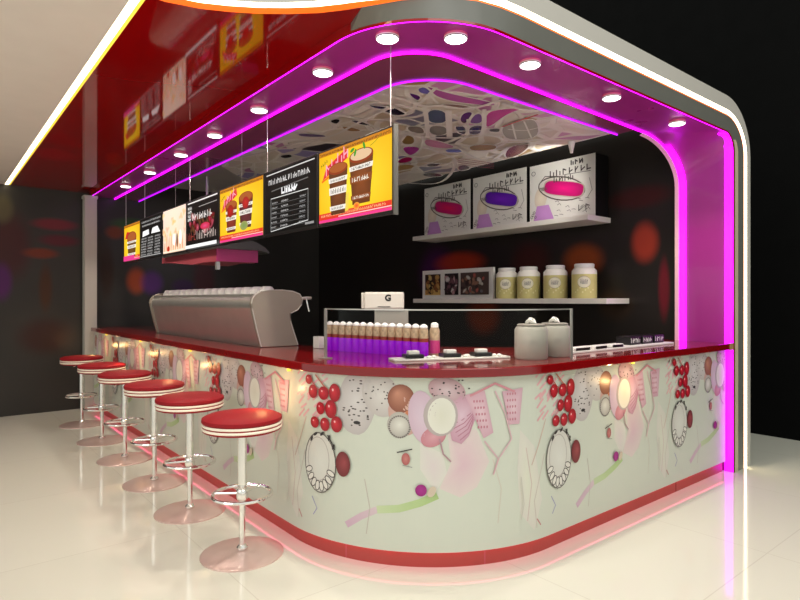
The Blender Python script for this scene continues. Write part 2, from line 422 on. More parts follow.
# outer light channel: inner edge I, outer edge O
KP = [  # x, y, z, then how far towards "front face" (0 = lies in the soffit, 1 = stands in the front face)
    (0.785, YW, 2.79, 0), (0.785, 6.5, 2.79, 0), (0.785, 5.0, 2.79, 0), (0.785, 4.0, 2.79, 0), (0.785, 3.2, 2.79, 0), (0.785, 2.90, 2.79, 0),
    (0.785, 2.81, 2.79, 0), (0.80, 2.785, 2.79, 0), (0.86, 2.787, 2.79, 0), (1.011, 2.748, 2.79, 0), (1.135, 2.687, 2.79, 0), (1.255, 2.612, 2.79, 0), (1.369, 2.522, 2.79, 0),
    (1.476, 2.421, 2.79, 0), (1.554, 2.32, 2.79, 0.05), (1.605, 2.258, 2.795, 0.15), (1.674, 2.20, 2.81, 0.4), (1.755, 2.14, 2.83, 0.65), (1.92, 2.03, 2.855, 0.9), (2.09, 1.965, 2.866, 1),
    (2.24, 1.94, 2.87, 1), (2.4, 1.93, 2.87, 1), (2.7, 1.93, 2.87, 1), (3.3, 1.93, 2.87, 1), (4.0, 1.93, 2.87, 1)]
IG = 15                       # where the gray front begins
def side_out(i):
    a, b = KP[max(i-1, 0)], KP[min(i+1, len(KP)-1)]
    d = Vector((b[0]-a[0], b[1]-a[1], 0)).normalized()
    return Vector((d.y, -d.x, 0))      # to the right of travel = outwards
def chan(wa, za):
    """path offset by wa horizontally (soffit part) and za vertically (front part)"""
    r = []
    for i, (x, y, z, t) in enumerate(KP):
        o = side_out(i); w = wa(i) if callable(wa) else wa; r.append((x+o.x*w*(1-t), y+o.y*w*(1-t), z+za*t))
    return r
def arcp(rx, rz, n=14): return pillar_profile(4.93, 2.60, rx, rz, 1.93, n)
def warm(i): return 0.018 if i < 7 else 0.035 if i == 7 else 0.06
I0 = chan(0, 0)
I1 = chan(warm, 0.009); O1 = chan(lambda i: warm(i)+(0.038 if i < 7 else 0.05), 0.048)
cI0 = I0+arcp(0.335, 0.27); cI1 = I1+arcp(0.345, 0.279); cO1 = O1+arcp(0.405, 0.318)
NF = 12
back = lambda pts, d: [(p[0], p[1]+d, p[2]) for p in pts]
# white light: front face of channel, 4 mm proud
MB().loft([cI1, cO1]).build('light_strip', 'led_white', can)
# warm inner edge: yellow beside the left wing, orange round the front
k0 = 7
MB().loft([cI0[:k0+1], cI1[:k0+1]]).build('light_edge', 'led_yellow', can)
MB().loft([cI0[k0:], cI1[k0:]]).build('light_edge', 'led_orange', can)
# gray drop below the light round the corner and along the front, then the front of the pillar
def resample(path, n):
    P = [Vector(p) for p in path]; L = [0]
    for i in range(1, len(P)): L.append(L[-1]+(P[i]-P[i-1]).length)
    r = []
    for k in range(n):
        t = L[-1]*k/(n-1); i = 1
        while i < len(L)-1 and L[i] < t: i += 1
        r.append(tuple(P[i-1].lerp(P[i], (t-L[i-1])/max(1e-9, L[i]-L[i-1]))))
    return r
iA = min(range(len(A0)), key=lambda i: abs(A0[i][0]-1.652)+abs(A0[i][1]-2.41)); iI = IG
ZR = 2.79
red = [(p[0], p[1], ZR) for p in I0[:iI+1]]+[(p[0], p[1], ZR) for p in A0[:iA+1]][::-1]
MB().add(red, [tuple(range(len(red)))]).build('red_soffit', 'red_soffit', can)
MB().loft([[(p[0], p[1], ZR) for p in A0[:iA+1]], A0[:iA+1]]).build('red_drop', 'red_soffit', can)
dA = resample(A0[iA:], 400); i0 = resample(I0[iI:], 70); a0 = []; kk = 0
for q in i0:
    kk = min(range(kk, 400), key=lambda k: (dA[k][0]-q[0])**2+(dA[k][1]-q[1])**2); a0.append(dA[kk])
a0[0] = A0[iA]; a0[-1] = A0[-1]
a_gr = a0+pillar_profile(4.93, 2.60, 0.15, 0.15, 1.93); i_gr = i0+arcp(0.335, 0.27)
ff = MB().loft([a_gr, i_gr]); ff.add([A0[iA], (A0[iA][0], A0[iA][1], ZR), I0[iI]], [(0, 1, 2)])
ff.build('front_fascia', 'gray', can, smooth=True)
# beige edge down the front of the pillar
nb = 8
b0 = pillar_profile(4.93, 2.60, 0.15, 0.15, 1.926)[nb:]; b1 = pillar_profile(4.93, 2.60, 0.215, 0.165, 1.926)[nb:]
MB().loft([b0, b1]).build('pillar_edge', 'beige', can)
b2 = pillar_profile(4.45, 2.38, 0.63, 0.37, 2.37); b3 = pillar_profile(4.45, 2.38, 0.60, 0.345, 2.40)
MB().loft([b2, b3]).build('pillar_edge', 'beige', can)
# cream outer face, top and outer side
cT = chan(0.3, 0.165)
c_fr = O1[17:]+arcp(0.405, 0.318); t_fr = [(x, y, 3.03) for (x, y, z) in cT[17:]]+arcp(0.48, 0.43)
MB().loft([c_fr, t_fr, back(t_fr, 0.5)]).build('cream_fascia', 'cream', can, smooth=True)
MB().loft([back(B, 0.002)[len(B0):], back([(p[0], 2.37, p[2]) for p in arcp(0.48, 0.43)], 0.002)]).build('pillar_back', 'beige', can)
# cream outer soffit beside the left wing
MB().add([(-2.6, 2.2, 2.79), (O1[7][0], 2.2, 2.79)]+[O1[i] for i in (7, 6, 5, 4, 3, 2, 1, 0)]+[(-2.6, YW, 2.79)], [tuple(range(11))]).build('outer_soffit', 'cream_soffit', can)
# closed front of the left wing
w_in = O1[7:18]
MB().loft([w_in, [(p[0], p[1], 3.03) for p in w_in]]).build('wing_fascia', 'cream', can, smooth=True)
w_top = [(p[0], p[1], 3.029) for p in w_in]
MB().add(w_top+[(4.9, 1.95, 3.029), (4.9, YW, 3.029), (w_in[0][0], YW, 3.029)], [tuple(range(len(w_top)+3))]).build('roof_skin', 'cream', can)
# closed roof slab above everything
MB().box(0.7, 4.93, 2.9, YW, 2.99, 3.028).box(2.3, 4.93, 1.95, 2.9, 2.99, 3.028).box(-2.6, 0.7, 2.9, YW, 2.86, 2.9).build('roof_slab', 'cream', can)
# post at the far end
MB().box(1.56, 1.70, YW-0.15, YW-0.01, 0, 2.70).box(1.55, 1.71, YW-0.16, YW-0.005, 2.7001, 2.7375).build('support_post', 'cream', None)
tag(bpy.data.objects['support_post'], 'pale square post at the far end of the counter by the dark wall', 'post')

# patterned ceiling: organic white web with coloured cells
def web_mat():
    m = bpy.data.materials.new('web_ceiling'); m.use_nodes = True; nt = m.node_tree; b = nt.nodes['Principled BSDF']; N = nt.nodes.new; K = nt.links.new
    tc = N('ShaderNodeTexCoord')
    nz = N('ShaderNodeTexNoise'); nz.inputs['Scale'].default_value = 1.6; nz.inputs['Detail'].default_value = 1
    K(tc.outputs['Object'], nz.inputs['Vector'])
    sc = N('ShaderNodeVectorMath'); sc.operation = 'SCALE'; sc.inputs['Scale'].default_value = 0.5; K(nz.outputs['Color'], sc.inputs[0])
    ad = N('ShaderNodeVectorMath'); ad.operation = 'ADD'; K(tc.outputs['Object'], ad.inputs[0]); K(sc.outputs[0], ad.inputs[1])
    mp = N('ShaderNodeMapping'); mp.inputs['Scale'].default_value = (3.0, 3.0, 0.0); mp.inputs['Rotation'].default_value = (0, 0, 0.5); K(ad.outputs[0], mp.inputs['Vector'])
    v = N('ShaderNodeTexVoronoi'); v.feature = 'F1'; v.inputs['Scale'].default_value = 1.0; K(mp.outputs[0], v.inputs['Vector'])
    e = N('ShaderNodeTexVoronoi'); e.feature = 'DISTANCE_TO_EDGE'; e.inputs['Scale'].default_value = 1.0; K(mp.outputs[0], e.inputs['Vector'])
    sx = N('ShaderNodeSeparateColor'); K(v.outputs['Color'], sx.inputs[0])
    cr = N('ShaderNodeValToRGB'); cr.color_ramp.interpolation = 'CONSTANT'
    pal = [(0, (226, 218, 202)), (0.22, (60, 50, 60)), (0.26, (132, 132, 150)), (0.31, (190, 120, 170)), (0.35, (200, 186, 158)), (0.52, (222, 214, 204)), (0.68, (120, 80, 150)),
           (0.71, (176, 142, 84)), (0.76, (214, 204, 186)), (0.94, (210, 150, 186)), (0.97, (150, 140, 190))]
    while len(cr.color_ramp.elements) < len(pal): cr.color_ramp.elements.new(0.5)
    for el, (p, c) in zip(cr.color_ramp.elements, pal): el.position = p; el.color = lin(c)
    K(sx.outputs[0], cr.inputs[0])
    wv = N('ShaderNodeTexWave'); wv.inputs['Scale'].default_value = 1.3; wv.inputs['Distortion'].default_value = 7; wv.inputs['Detail'].default_value = 1; K(ad.outputs[0], wv.inputs['Vector'])
    ws = N('ShaderNodeMapRange'); ws.inputs['From Min'].default_value = 0.86; ws.inputs['From Max'].default_value = 0.93; K(wv.outputs['Fac'], ws.inputs['Value'])
    m1 = N('ShaderNodeMix'); m1.data_type = 'RGBA'; m1.inputs[7].default_value = lin((226, 220, 208)); K(ws.outputs[0], m1.inputs[0]); K(cr.outputs['Color'], m1.inputs[6])
    es = N('ShaderNodeMapRange'); es.inputs['From Min'].default_value = 0.045; es.inputs['From Max'].default_value = 0.07; es.inputs['To Min'].default_value = 1; es.inputs['To Max'].default_value = 0
    K(e.outputs['Distance'], es.inputs['Value'])
    m2 = N('ShaderNodeMix'); m2.data_type = 'RGBA'; m2.inputs[7].default_value = lin((236, 230, 220)); K(es.outputs[0], m2.inputs[0]); K(m1.outputs[2], m2.inputs[6])
    K(m2.outputs[2], b.inputs['Base Color']); b.inputs['Roughness'].default_value = 0.3
    bp = N('ShaderNodeBump'); bp.inputs['Strength'].default_value = 0.5; bp.inputs['Distance'].default_value = 0.03; K(es.outputs[0], bp.inputs['Height']); K(bp.outputs[0], b.inputs['Normal'])
    return m
M['web'] = web_mat()
cz = [(x, y, ZS+0.015) for (x, y, z) in Cc]
MB().add(cz+[(XE, YW-0.6, ZS+0.015), (2.28, YW-0.6, ZS+0.015)], [tuple(range(len(cz)))[3:]+(len(cz),)]).build('patterned_ceiling', 'web', can)
# larger coloured cells and ribbons of the ceiling pattern
WP = [
    ([(2.457, 2.748), (2.646, 2.763), (3.068, 2.684), (3.089, 2.757), (2.864, 2.85), (2.678, 2.874), (2.525, 2.805)], (196, 100, 180)),
    ([(2.446, 2.833), (2.468, 2.761), (2.61, 2.84), (2.533, 2.893)], (112, 104, 190)),
    ([(2.443, 2.91), (2.574, 2.909), (2.62, 3.013), (2.511, 2.97)], (96, 34, 130)),
    ([(2.765, 3.093), (2.897, 3.014), (3.119, 3.234), (2.995, 3.336)], (84, 100, 132)),
    ([(3.034, 3.37), (3.16, 3.281), (3.342, 3.466), (3.222, 3.564)], (150, 146, 138)),
    ([(3.128, 3.124), (3.039, 3.014), (3.033, 2.937), (3.086, 2.928), (3.158, 3.038), (3.23, 3.137), (3.203, 3.166)], (88, 28, 120)),
    ([(3.175, 3.054), (3.105, 2.936), (3.157, 2.906), (3.33, 3.062), (3.252, 3.139)], (136, 92, 170)),
    ([(3.187, 3.238), (3.264, 3.182), (3.464, 3.366), (3.341, 3.371)], (70, 76, 116)),
    ([(3.298, 3.194), (3.357, 3.079), (3.528, 3.262), (3.473, 3.359)], (66, 66, 122)),
    ([(3.148, 2.878), (3.165, 2.75), (3.299, 2.608), (3.292, 2.784), (3.437, 3.068), (3.41, 3.124)], (222, 70, 170)),
    ([(3.48, 2.999), (3.487, 2.831), (3.553, 2.715), (3.995, 3.032), (3.843, 3.25), (3.623, 3.14)], (186, 180, 166)),
    ([(3.46, 3.131), (3.524, 3.051), (3.61, 3.137), (3.532, 3.185)], (30, 26, 30)),
    ([(3.132, 3.831), (3.066, 3.729), (3.075, 3.662), (3.151, 3.675), (3.241, 3.758), (3.298, 3.859), (3.23, 3.915)], (168, 136, 84)),
    ([(3.257, 3.978), (3.397, 3.863), (3.531, 4.061), (3.565, 4.187), (3.436, 4.138)], (190, 70, 170)),
    ([(3.552, 4.4), (3.521, 4.223), (3.623, 4.219), (3.705, 4.381), (3.645, 4.496)], (190, 24, 100)),
    ([(3.247, 3.658), (3.38, 3.628), (3.68, 3.675), (3.582, 3.817), (3.394, 3.823)], (206, 136, 170)),
    ([(3.61, 3.795), (3.735, 3.692), (3.835, 3.775), (3.722, 3.886)], (104, 122, 206)),
    ([(3.865, 4.338), (3.954, 4.157), (4.036, 4.332), (3.969, 4.409)], (36, 32, 44)),
    ([(3.68, 3.564), (3.864, 3.38), (4.004, 3.527), (3.852, 3.705)], (168, 130, 74)),
    ([(3.972, 3.359), (4.066, 3.149), (4.328, 3.515), (4.305, 3.703)], (130, 66, 62)),
    ([(2.472, 3.25), (2.527, 3.184), (2.602, 3.187), (2.732, 3.253), (2.687, 3.337), (2.579, 3.343)], (46, 40, 60)),
    ([(4.178, 4.216), (4.195, 4.09), (4.37, 4.175), (4.373, 4.352)], (90, 30, 70)),
    ([(4.142, 4.73), (4.163, 4.561), (4.395, 4.588), (4.329, 4.775)], (40, 34, 40)),
    ([(2.897, 3.475), (3.01, 3.403), (3.182, 3.559), (3.013, 3.588)], (150, 138, 126)),
    ([(2.756, 2.938), (2.842, 2.868), (3.001, 2.829), (2.938, 2.924), (2.849, 2.975)], (150, 120, 110)),
    ([(2.361, 3.276), (2.459, 3.233), (2.591, 3.196), (2.497, 3.307)], (60, 46, 92)),
    ([(2.364, 3.761), (2.368, 3.67), (2.427, 3.665), (2.466, 3.793)], (36, 36, 36)),
    ([(2.499, 3.8), (2.586, 3.763), (2.721, 3.79), (2.662, 3.874), (2.582, 3.869)], (176, 140, 96)),
    ([(2.463, 3.636), (2.547, 3.599), (2.716, 3.623), (2.605, 3.681)], (44, 38, 58)),
    ([(2.326, 4.185), (2.526, 4.08), (2.595, 4.128), (2.408, 4.266)], (110, 96, 140)),
    ([(2.563, 4.956), (2.615, 4.818), (2.699, 4.894), (2.662, 5.024)], (40, 36, 50)),
]
WL = [
    ([(2.31, 3.037), (2.434, 3.023), (2.561, 3.029), (2.717, 3.05), (2.77, 2.953), (2.938, 2.924), (3.017, 2.805), (3.02, 2.624)], 0.05, (250, 246, 238)),
    ([(2.714, 3.053), (2.873, 3.209), (3.234, 3.592)], 0.05, (250, 246, 238)),
    ([(2.892, 2.995), (3.373, 3.478)], 0.07, (250, 246, 238)),
    ([(2.845, 3.585), (3.018, 3.62), (3.216, 3.622), (3.465, 3.449), (3.594, 3.208), (3.843, 3.25), (4.029, 3.058)], 0.05, (250, 246, 238)),
    ([(3.209, 3.627), (3.411, 3.852), (3.555, 4.146), (3.444, 4.189), (3.196, 3.942), (3.036, 3.641)], 0.04, (250, 246, 238)),
    ([(3.407, 3.838), (3.669, 3.91), (3.958, 3.966), (4.464, 4.598), (4.645, 5.019), (4.279, 5.168)], 0.05, (250, 246, 238)),
    ([(3.65, 3.657), (3.922, 3.798), (4.365, 3.897), (3.993, 3.377)], 0.04, (250, 246, 238)),
    ([(3.07, 2.816), (3.41, 3.124), (3.569, 3.318)], 0.05, (250, 246, 238)),
    ([(3.187, 3.238), (3.35, 3.072)], 0.03, (250, 246, 238)),
    ([(3.289, 3.327), (3.453, 3.178)], 0.025, (250, 246, 238)),
    ([(3.144, 3.049), (3.47, 3.361)], 0.025, (250, 246, 238)),
    ([(2.994, 3.349), (3.133, 3.249)], 0.03, (250, 246, 238)),
    ([(2.518, 2.72), (2.589, 2.896), (2.649, 3.025), (2.521, 3.002), (2.38, 2.855)], 0.04, (250, 246, 238)),
    ([(2.585, 2.851), (2.732, 2.932)], 0.03, (250, 246, 238)),
    ([(3.073, 2.653), (3.269, 2.655), (3.414, 2.592)], 0.05, (250, 246, 238)),
    ([(3.575, 3.023), (3.717, 2.978), (3.728, 2.83)], 0.02, (250, 246, 238)),
    ([(3.478, 2.902), (3.848, 3.167)], 0.02, (250, 246, 238)),
    ([(3.51, 2.812), (3.952, 3.082)], 0.02, (250, 246, 238)),
    ([(2.524, 3.319), (2.511, 3.164), (2.723, 3.243)], 0.03, (250, 246, 238)),
    ([(2.658, 3.445), (2.744, 3.314), (2.955, 3.329)], 0.03, (250, 246, 238)),
    ([(3.682, 4.509), (3.727, 4.257), (4.039, 4.217), (3.943, 3.978)], 0.04, (250, 246, 238)),
    ([(2.302, 5.218), (2.422, 4.837), (2.469, 4.372), (2.615, 4.097), (2.547, 3.599), (2.529, 3.097)], 0.04, (250, 246, 238)),
    ([(2.565, 4.543), (2.563, 4.139), (2.693, 4.189)], 0.03, (250, 246, 238)),
    ([(2.326, 3.538), (2.57, 3.58), (2.788, 3.666)], 0.04, (250, 246, 238)),
    ([(2.36, 3.287), (2.546, 3.3), (2.71, 3.342)], 0.03, (250, 246, 238)),
    ([(3.489, 3.012), (3.467, 2.816), (3.458, 2.642)], 0.03, (200, 60, 60)),
    ([(3.936, 3.944), (4.139, 3.901), (4.361, 3.867)], 0.018, (160, 30, 70)),
    ([(3.992, 4.0), (4.198, 3.957), (4.412, 3.913)], 0.018, (160, 30, 70)),
    ([(4.049, 4.058), (4.26, 4.015), (4.465, 3.959)], 0.018, (160, 30, 70)),
    ([(4.108, 4.117), (4.323, 4.075), (4.519, 4.007)], 0.018, (160, 30, 70)),
]

wa = Art(lambda u, v, h: (u, v, ZS+0.0145-h), 0.00012, 1); wa.sub = 0.08
def chaikin(q, closed, n=2):
    for _ in range(n):
        r = [] if closed else [q[0]]
        for i in range(len(q) if closed else len(q)-1):
            a, b = q[i], q[(i+1) % len(q)]
            r += [(a[0]*.75+b[0]*.25, a[1]*.75+b[1]*.25), (a[0]*.25+b[0]*.75, a[1]*.25+b[1]*.75)]
        q = r if closed else r+[q[-1]]
    return q
for (q, c) in WP:
    wa.poly(chaikin(q, True, 1), c, tuple(x*0.92 for x in c), 2); wa.line(chaikin(q, True), 0.016, (250, 246, 238), closed=True)
for (q, w, c) in WL: wa.line(chaikin(q, False), w*0.7, c)
M['ceiling_print'] = print_mat('ceiling_print', 0.2)
wa.mb.build('ceiling_ribbons', 'ceiling_print', can, fix=False)
MB().box(XE-0.03, XE, 2.37, YW-0.6, ZS+0.016, 3.02).build('ceiling_edge', 'black', can)

# ------------------------------------------------------------------ downlights
def make_downlight():
    t = thing('downlight', '', 'downlight', (0, 0, 0), 'round downlights in the magenta soffit', local=True)
    MB().lathe([(0.058, -0.012), (0.060, -0.006), (0.060, 0.0)], 28).build('rim', 'lamp_rim', t, smooth=True)
    MB().lathe([(0.060, -0.018), (0.061, -0.0122)], 28).build('ring', 'band_white', t, smooth=True)
    MB().lathe([(0.057, -0.022), (0.059, -0.0182)], 28).build('inner_ring', 'lamp_ring', t, smooth=True)
    MB().lathe([(0.035, -0.028), (0.050, -0.026), (0.056, -0.0222)], 28).build('lens', 'lamp_face', t, smooth=True)
    return t
DL = [(1.81, 7.30), (1.81, 6.35), (1.81, 5.40), (1.81, 4.59), (1.81, 3.78), (1.80, 2.92), (1.82, 2.33), (2.09, 2.11), (2.65, 2.08), (3.50, 2.08), (4.39, 2.07)]
DLAB = ['farthest round downlight on the left run of the magenta soffit, nearest the dark far wall', 'second round downlight from the far wall on the left run of the soffit',
        'third round downlight from the far wall on the left run of the soffit', 'fourth round downlight from the far wall on the left run of the soffit',
        'fifth round downlight from the far wall, above the menu board with a black price list', 'sixth round downlight from the far wall, last before the soffit corner',
        'left of the two round downlights in the curved soffit corner, above a board wire', 'right of the two round downlights in the curved soffit corner',
        'first round downlight right of the curved corner on the front run', 'second round downlight right of the curved corner on the front run',
        'round downlight at the right end of the soffit where it bends into the pillar']
dl0 = make_downlight()
for i, (x, y) in enumerate(DL):
    o = dl0 if i == 0 else copy_tree(dl0, (x, y, ZS))
    o.location = (x, y, ZS); o['label'] = DLAB[i]
    d = bpy.data.lights.new('downlight_beam', 'SPOT'); d.energy = 34; d.spot_size = math.radians(110); d.spot_blend = 0.6; d.color = (1, 0.9, 0.76); d.shadow_soft_size = 0.05
    lo = bpy.data.objects.new('downlight_beam', d); C.objects.link(lo); lo.location = (x, y, ZS-0.06)

# ------------------------------------------------------------------ counter
PX0, PY0, PR, PE = 1.66, 1.985, 1.05, 5.04
S1 = YW-0.17-(PY0+PR); S2 = PR*PI/2; ST = S1+S2+PE-PX0-PR
def panel(s, z, h):
    if s < S1: return (PX0-h, YW-0.17-s, z)
    if s < S1+S2:
        a = (s-S1)/PR; r = PR+h; return (PX0+PR-r*math.cos(a), PY0+PR-r*math.sin(a), z)
    return (PX0+PR+s-S1-S2, PY0-h, z)
ctr = thing('service_counter', 'long curved L-shaped counter fronted by a white printed panel with red berries', 'counter', (2.3, 2.6, 0))
ss = [S1*k/12 for k in range(12)]+[S1+S2*k/60 for k in range(60)]+[S1+S2+(ST-S1-S2)*k/6 for k in range(7)]
def prow(z, h): return [panel(s, z, h) for s in ss]
MB().solid_loft([prow(0.085, 0), prow(0.999, 0), prow(0.999, -0.006), prow(0.085, -0.006)]).build('front_panel', 'white', ctr)
MB().solid_loft([prow(0.0, -0.022), prow(0.094, -0.022), prow(0.094, -0.05), prow(0.0, -0.05)]).build('kick_plinth', 'red_kick', ctr)
MB().solid_loft([prow(0.0855, -0.0065), prow(0.094, -0.0065), prow(0.094, -0.0215), prow(0.0855, -0.0215)]).build('plinth_light', 'led_pink', ctr)
for sj in (8.37, 5.62, 6.4):
    a, b = panel(sj, 0.0, -0.0215), panel(sj+0.008, 0.0, -0.0215); a2, b2_ = panel(sj, 0.0, -0.03), panel(sj+0.008, 0.0, -0.03)
    MB().prism([a[:2], b[:2], b2_[:2], a2[:2]], 'z', 0.001, 0.083).build('plinth_joint', 'red_counter' if sj > 8 else 'rose_hood', ctr)
# inner carcass (counter back)
inner = [(PX0+0.031, YW-0.17), (PX0+0.031, PY0+PR)]+[(PX0+PR-(PR-0.031)*math.cos(PI/2*k/12), PY0+PR-(PR-0.031)*math.sin(PI/2*k/12)) for k in range(13)]+[(PE, PY0+0.031), (PE, 2.53), (3.6, 2.53), (2.23, 3.9), (2.23, YW-0.17)]
MB().prism(inner, 'z', 0.095, 0.999).build('carcass', 'frame_dark', ctr)

# printed panel artwork, one motif repeated every 1.455 m
art = Art(panel, 0.00006, 12); art.sub = 0.03
BASE = (207, 211, 197)
nS = 300
pts = [ST*k/nS for k in range(nS+1)]
art.mb.add([panel(s, z, 0.0003) for z in (0.086, 0.4, 0.7, 0.998) for s in pts],
           [(j*(nS+1)+i, j*(nS+1)+i+1, (j+1)*(nS+1)+i+1, (j+1)*(nS+1)+i) for j in range(3) for i in range(nS)], 0, [lin(BASE)]*(4*(nS+1)))
PER = 1.455
def motif(s0):
    L0 = 12; art.layer = L0
    art.clip = (0.005, ST-0.005, 0.1, 0.995)
    if s0 > ST+0.4 or s0+1.6 < 0: return
    K = (70, 60, 58); R1 = (196, 24, 40); R2 = (120, 6, 20); rr = random.Random(11)
    def O(a, z, ra, rz, c1, c2=None, **k): art.oval(s0+a, z, ra, rz, c1, c2, **k)
    def Ln(pts, w, c, **k): art.line([(s0+a, z) for a, z in pts], w, c, **k)
    # broad pale washes
    art.poly([(s0+a, z) for a, z in [(0.70, 0.74), (0.86, 0.72), (0.93, 0.55), (0.86, 0.42), (0.77, 0.37), (0.66, 0.42), (0.72, 0.55)]], (216, 184, 194), (218, 204, 200), 4)
    art.poly([(s0+a, z) for a, z in [(1.12, 0.70), (1.22, 0.60), (1.28, 0.30), (1.22, 0.14), (1.12, 0.25), (1.10, 0.5)]], (220, 221, 203), (216, 212, 202), 3)
    art.poly([(s0+a, z) for a, z in [(0.56, 0.66), (0.68, 0.60), (0.70, 0.50), (0.64, 0.40), (0.56, 0.52)]], (216, 204, 204), (217, 214, 205), 3)
    # streaks
    Ln([(0.15, 0.19), (0.24, 0.25), (0.33, 0.295)], 0.035, (204, 170, 190), c2=(210, 190, 196))
    Ln([(0.33, 0.295), (0.45, 0.31), (0.56, 0.345), (0.65, 0.385)], 0.04, (196, 210, 168), c2=(170, 196, 130))
    Ln([(1.16, 0.60), (1.20, 0.40), (1.17, 0.2)], 0.006, (206, 186, 180)); Ln([(1.30, 0.55), (1.22, 0.3), (1.24, 0.15)], 0.006, (200, 190, 180))
    Ln([(0.95, 0.56), (1.0, 0.4), (0.98, 0.22)], 0.006, (206, 200, 186)); Ln([(0.26, 0.45), (0.29, 0.3), (0.27, 0.16)], 0.005, (190, 182, 172))
    Ln([(1.36, 0.30), (1.40, 0.24), (1.37, 0.20)], 0.006, (150, 150, 190)); Ln([(1.24, 0.20), (1.27, 0.16)], 0.008, (190, 130, 130))
    # hatched pink bunch left of berries
    art.hold = True
    for k in range(26):
        a = 1.22+0.22*rr.random(); z = 0.72+0.26*rr.random()
        Ln([(a, z), (a+0.05, z+0.03+0.02*rr.random())], 0.012, (226, 172, 176))
    art.hold = False; art.layer += 1
    Ln([(1.31, 0.74), (1.25, 0.60), (1.20, 0.5)], 0.007, (206, 180, 168))
    # gray speckled petals
    art.blob(s0+0.21, 0.86, [(0.115*math.cos(t)*(1+0.1*math.sin(2*t)), 0.16*math.sin(t)-(0.02 if math.sin(t) < 0 else 0)) for t in [2*PI*k/22 for k in range(22)]], (214, 208, 206), (190, 182, 180), 3)
    O(0.35, 0.90, 0.10, 0.12, (216, 211, 206), (192, 184, 180), rot=0.5)
    art.hold = True
    for k in range(34):
        t = rr.random()*2*PI; q = rr.random()**0.5
        O(0.21+0.09*q*math.cos(t), 0.85+0.13*q*math.sin(t), 0.006+0.004*rr.random(), 0.004, K, n=6, rings=1)
    art.hold = True
    for k in range(14): O(0.36+0.12*(rr.random()-.5), 0.90+0.16*(rr.random()-.5), 0.005, 0.004, K, n=6, rings=1)
    art.hold = False
    art.hold = False; art.layer += 1
    O(0.215, 0.745, 0.022, 0.010, (50, 44, 44), n=8, rings=1)
    art.hold = False; art.layer += 1
    # brown ball and speckled ball
    O(0.49, 0.80, 0.10, 0.10, (216, 178, 160), (200, 160, 150), wob=0.08)
    O(0.46, 0.885, 0.072, 0.075, (198, 140, 116), (140, 84, 66), hot=(-0.02, 0.03))
    art.hold = True
    for k in range(10): O(0.50+0.08*(rr.random()-.5), 0.79+0.06*(rr.random()-.5), 0.012, 0.010, (206, 130, 90), n=8, rings=1)
    art.hold = False; art.layer += 1
    O(0.452, 0.748, 0.066, 0.068, (224, 222, 212), (178, 172, 164))
    for k in range(30):
        t = 2*PI*k/30; O(0.452+0.055*math.cos(t), 0.742+0.056*math.sin(t)-0.004, 0.006, 0.005, (130, 122, 118), n=6, rings=1)
    # lilac petals
    O(0.575, 0.79, 0.075, 0.14, (216, 196, 210), (206, 178, 194), rot=0.15); O(0.63, 0.69, 0.07, 0.05, (214, 160, 170), (196, 130, 140), rot=0.5)
    O(0.70, 0.93, 0.10, 0.065, (210, 190, 194), (186, 150, 156), rot=-0.3)
    art.hold = True
    for k in range(22): O(0.62+0.2*rr.random(), 0.90+0.085*rr.random(), 0.006, 0.004, K, n=6, rings=1)
    art.hold = False; art.layer += 1
    # ribbed cone
    art.blob(s0+0.775, 0.80, [(-0.06, 0.09), (0.0, 0.10), (0.075, 0.08), (0.085, 0.0), (0.04, -0.11), (0.0, -0.15), (-0.05, -0.13), (-0.07, -0.03)], (218, 190, 204), (196, 150, 168), 3)
    for k in range(5): Ln([(0.72+0.012*k, 0.72-0.02*k+0.03), (0.78+0.01*k, 0.745-0.016*k+0.03), (0.84, 0.79-0.01*k+0.03)], 0.005, (180, 120, 140))
    # ring
    O(0.667, 0.80, 0.090, 0.108, (206, 198, 192), (180, 168, 166)); O(0.672, 0.798, 0.073, 0.094, (218, 216, 200), (226, 224, 212))
    # paper cups
    for (a, z, rt, hh, w) in ((0.88, 0.80, -0.28, 0.125, 0.055), (1.06, 0.83, 0.10, 0.105, 0.06)):
        c, sn = math.cos(rt), math.sin(rt)
        P = [(-w, hh), (w, hh*0.9), (w*0.75, -hh*0.92), (-w*0.35, -hh)]
        Q = [(s0+a+x*c-y*sn*-1, z+x*-sn+y*c) for x, y in P] if a < 1 else [(s0+a+x*c+y*sn, z-x*sn+y*c) for x, y in [(-w*1.1, hh*0.75), (w*1.05, hh), (w, -hh*0.85), (-w*0.1, -hh*0.9)]]
        art.poly(Q, (224, 196, 204), (206, 164, 178), 3)
        for k in range(4):
            for q in range(5): O(a-0.025+0.016*k+(q-2)*0.006*(1 if a < 1 else 0), z+0.07-0.034*q, 0.005, 0.008, (190, 120, 136), n=6, rings=1)
    Ln([(0.90, 0.66), (0.98, 0.56), (1.06, 0.66), (1.02, 0.8), (0.96, 0.92)], 0.008, (214, 176, 184)); Ln([(0.82, 0.90), (0.96, 0.96), (1.08, 0.91)], 0.012, (206, 140, 150))
    Ln([(0.66, 0.68), (0.68, 0.60), (0.72, 0.56)], 0.008, (180, 140, 150)); Ln([(0.98, 0.56), (0.95, 0.48)], 0.008, (214, 170, 180))
    # sketched drop with scribbled crown, leafy rim
    O(-0.03, 0.50, 0.115, 0.165, (220, 220, 212), (210, 207, 199))
    art.ring(s0-0.03, 0.50, 0.115, 0.165, 0.006, (96, 88, 84)); art.ring(s0-0.04, 0.52, 0.08, 0.12, 0.004, (170, 160, 156))
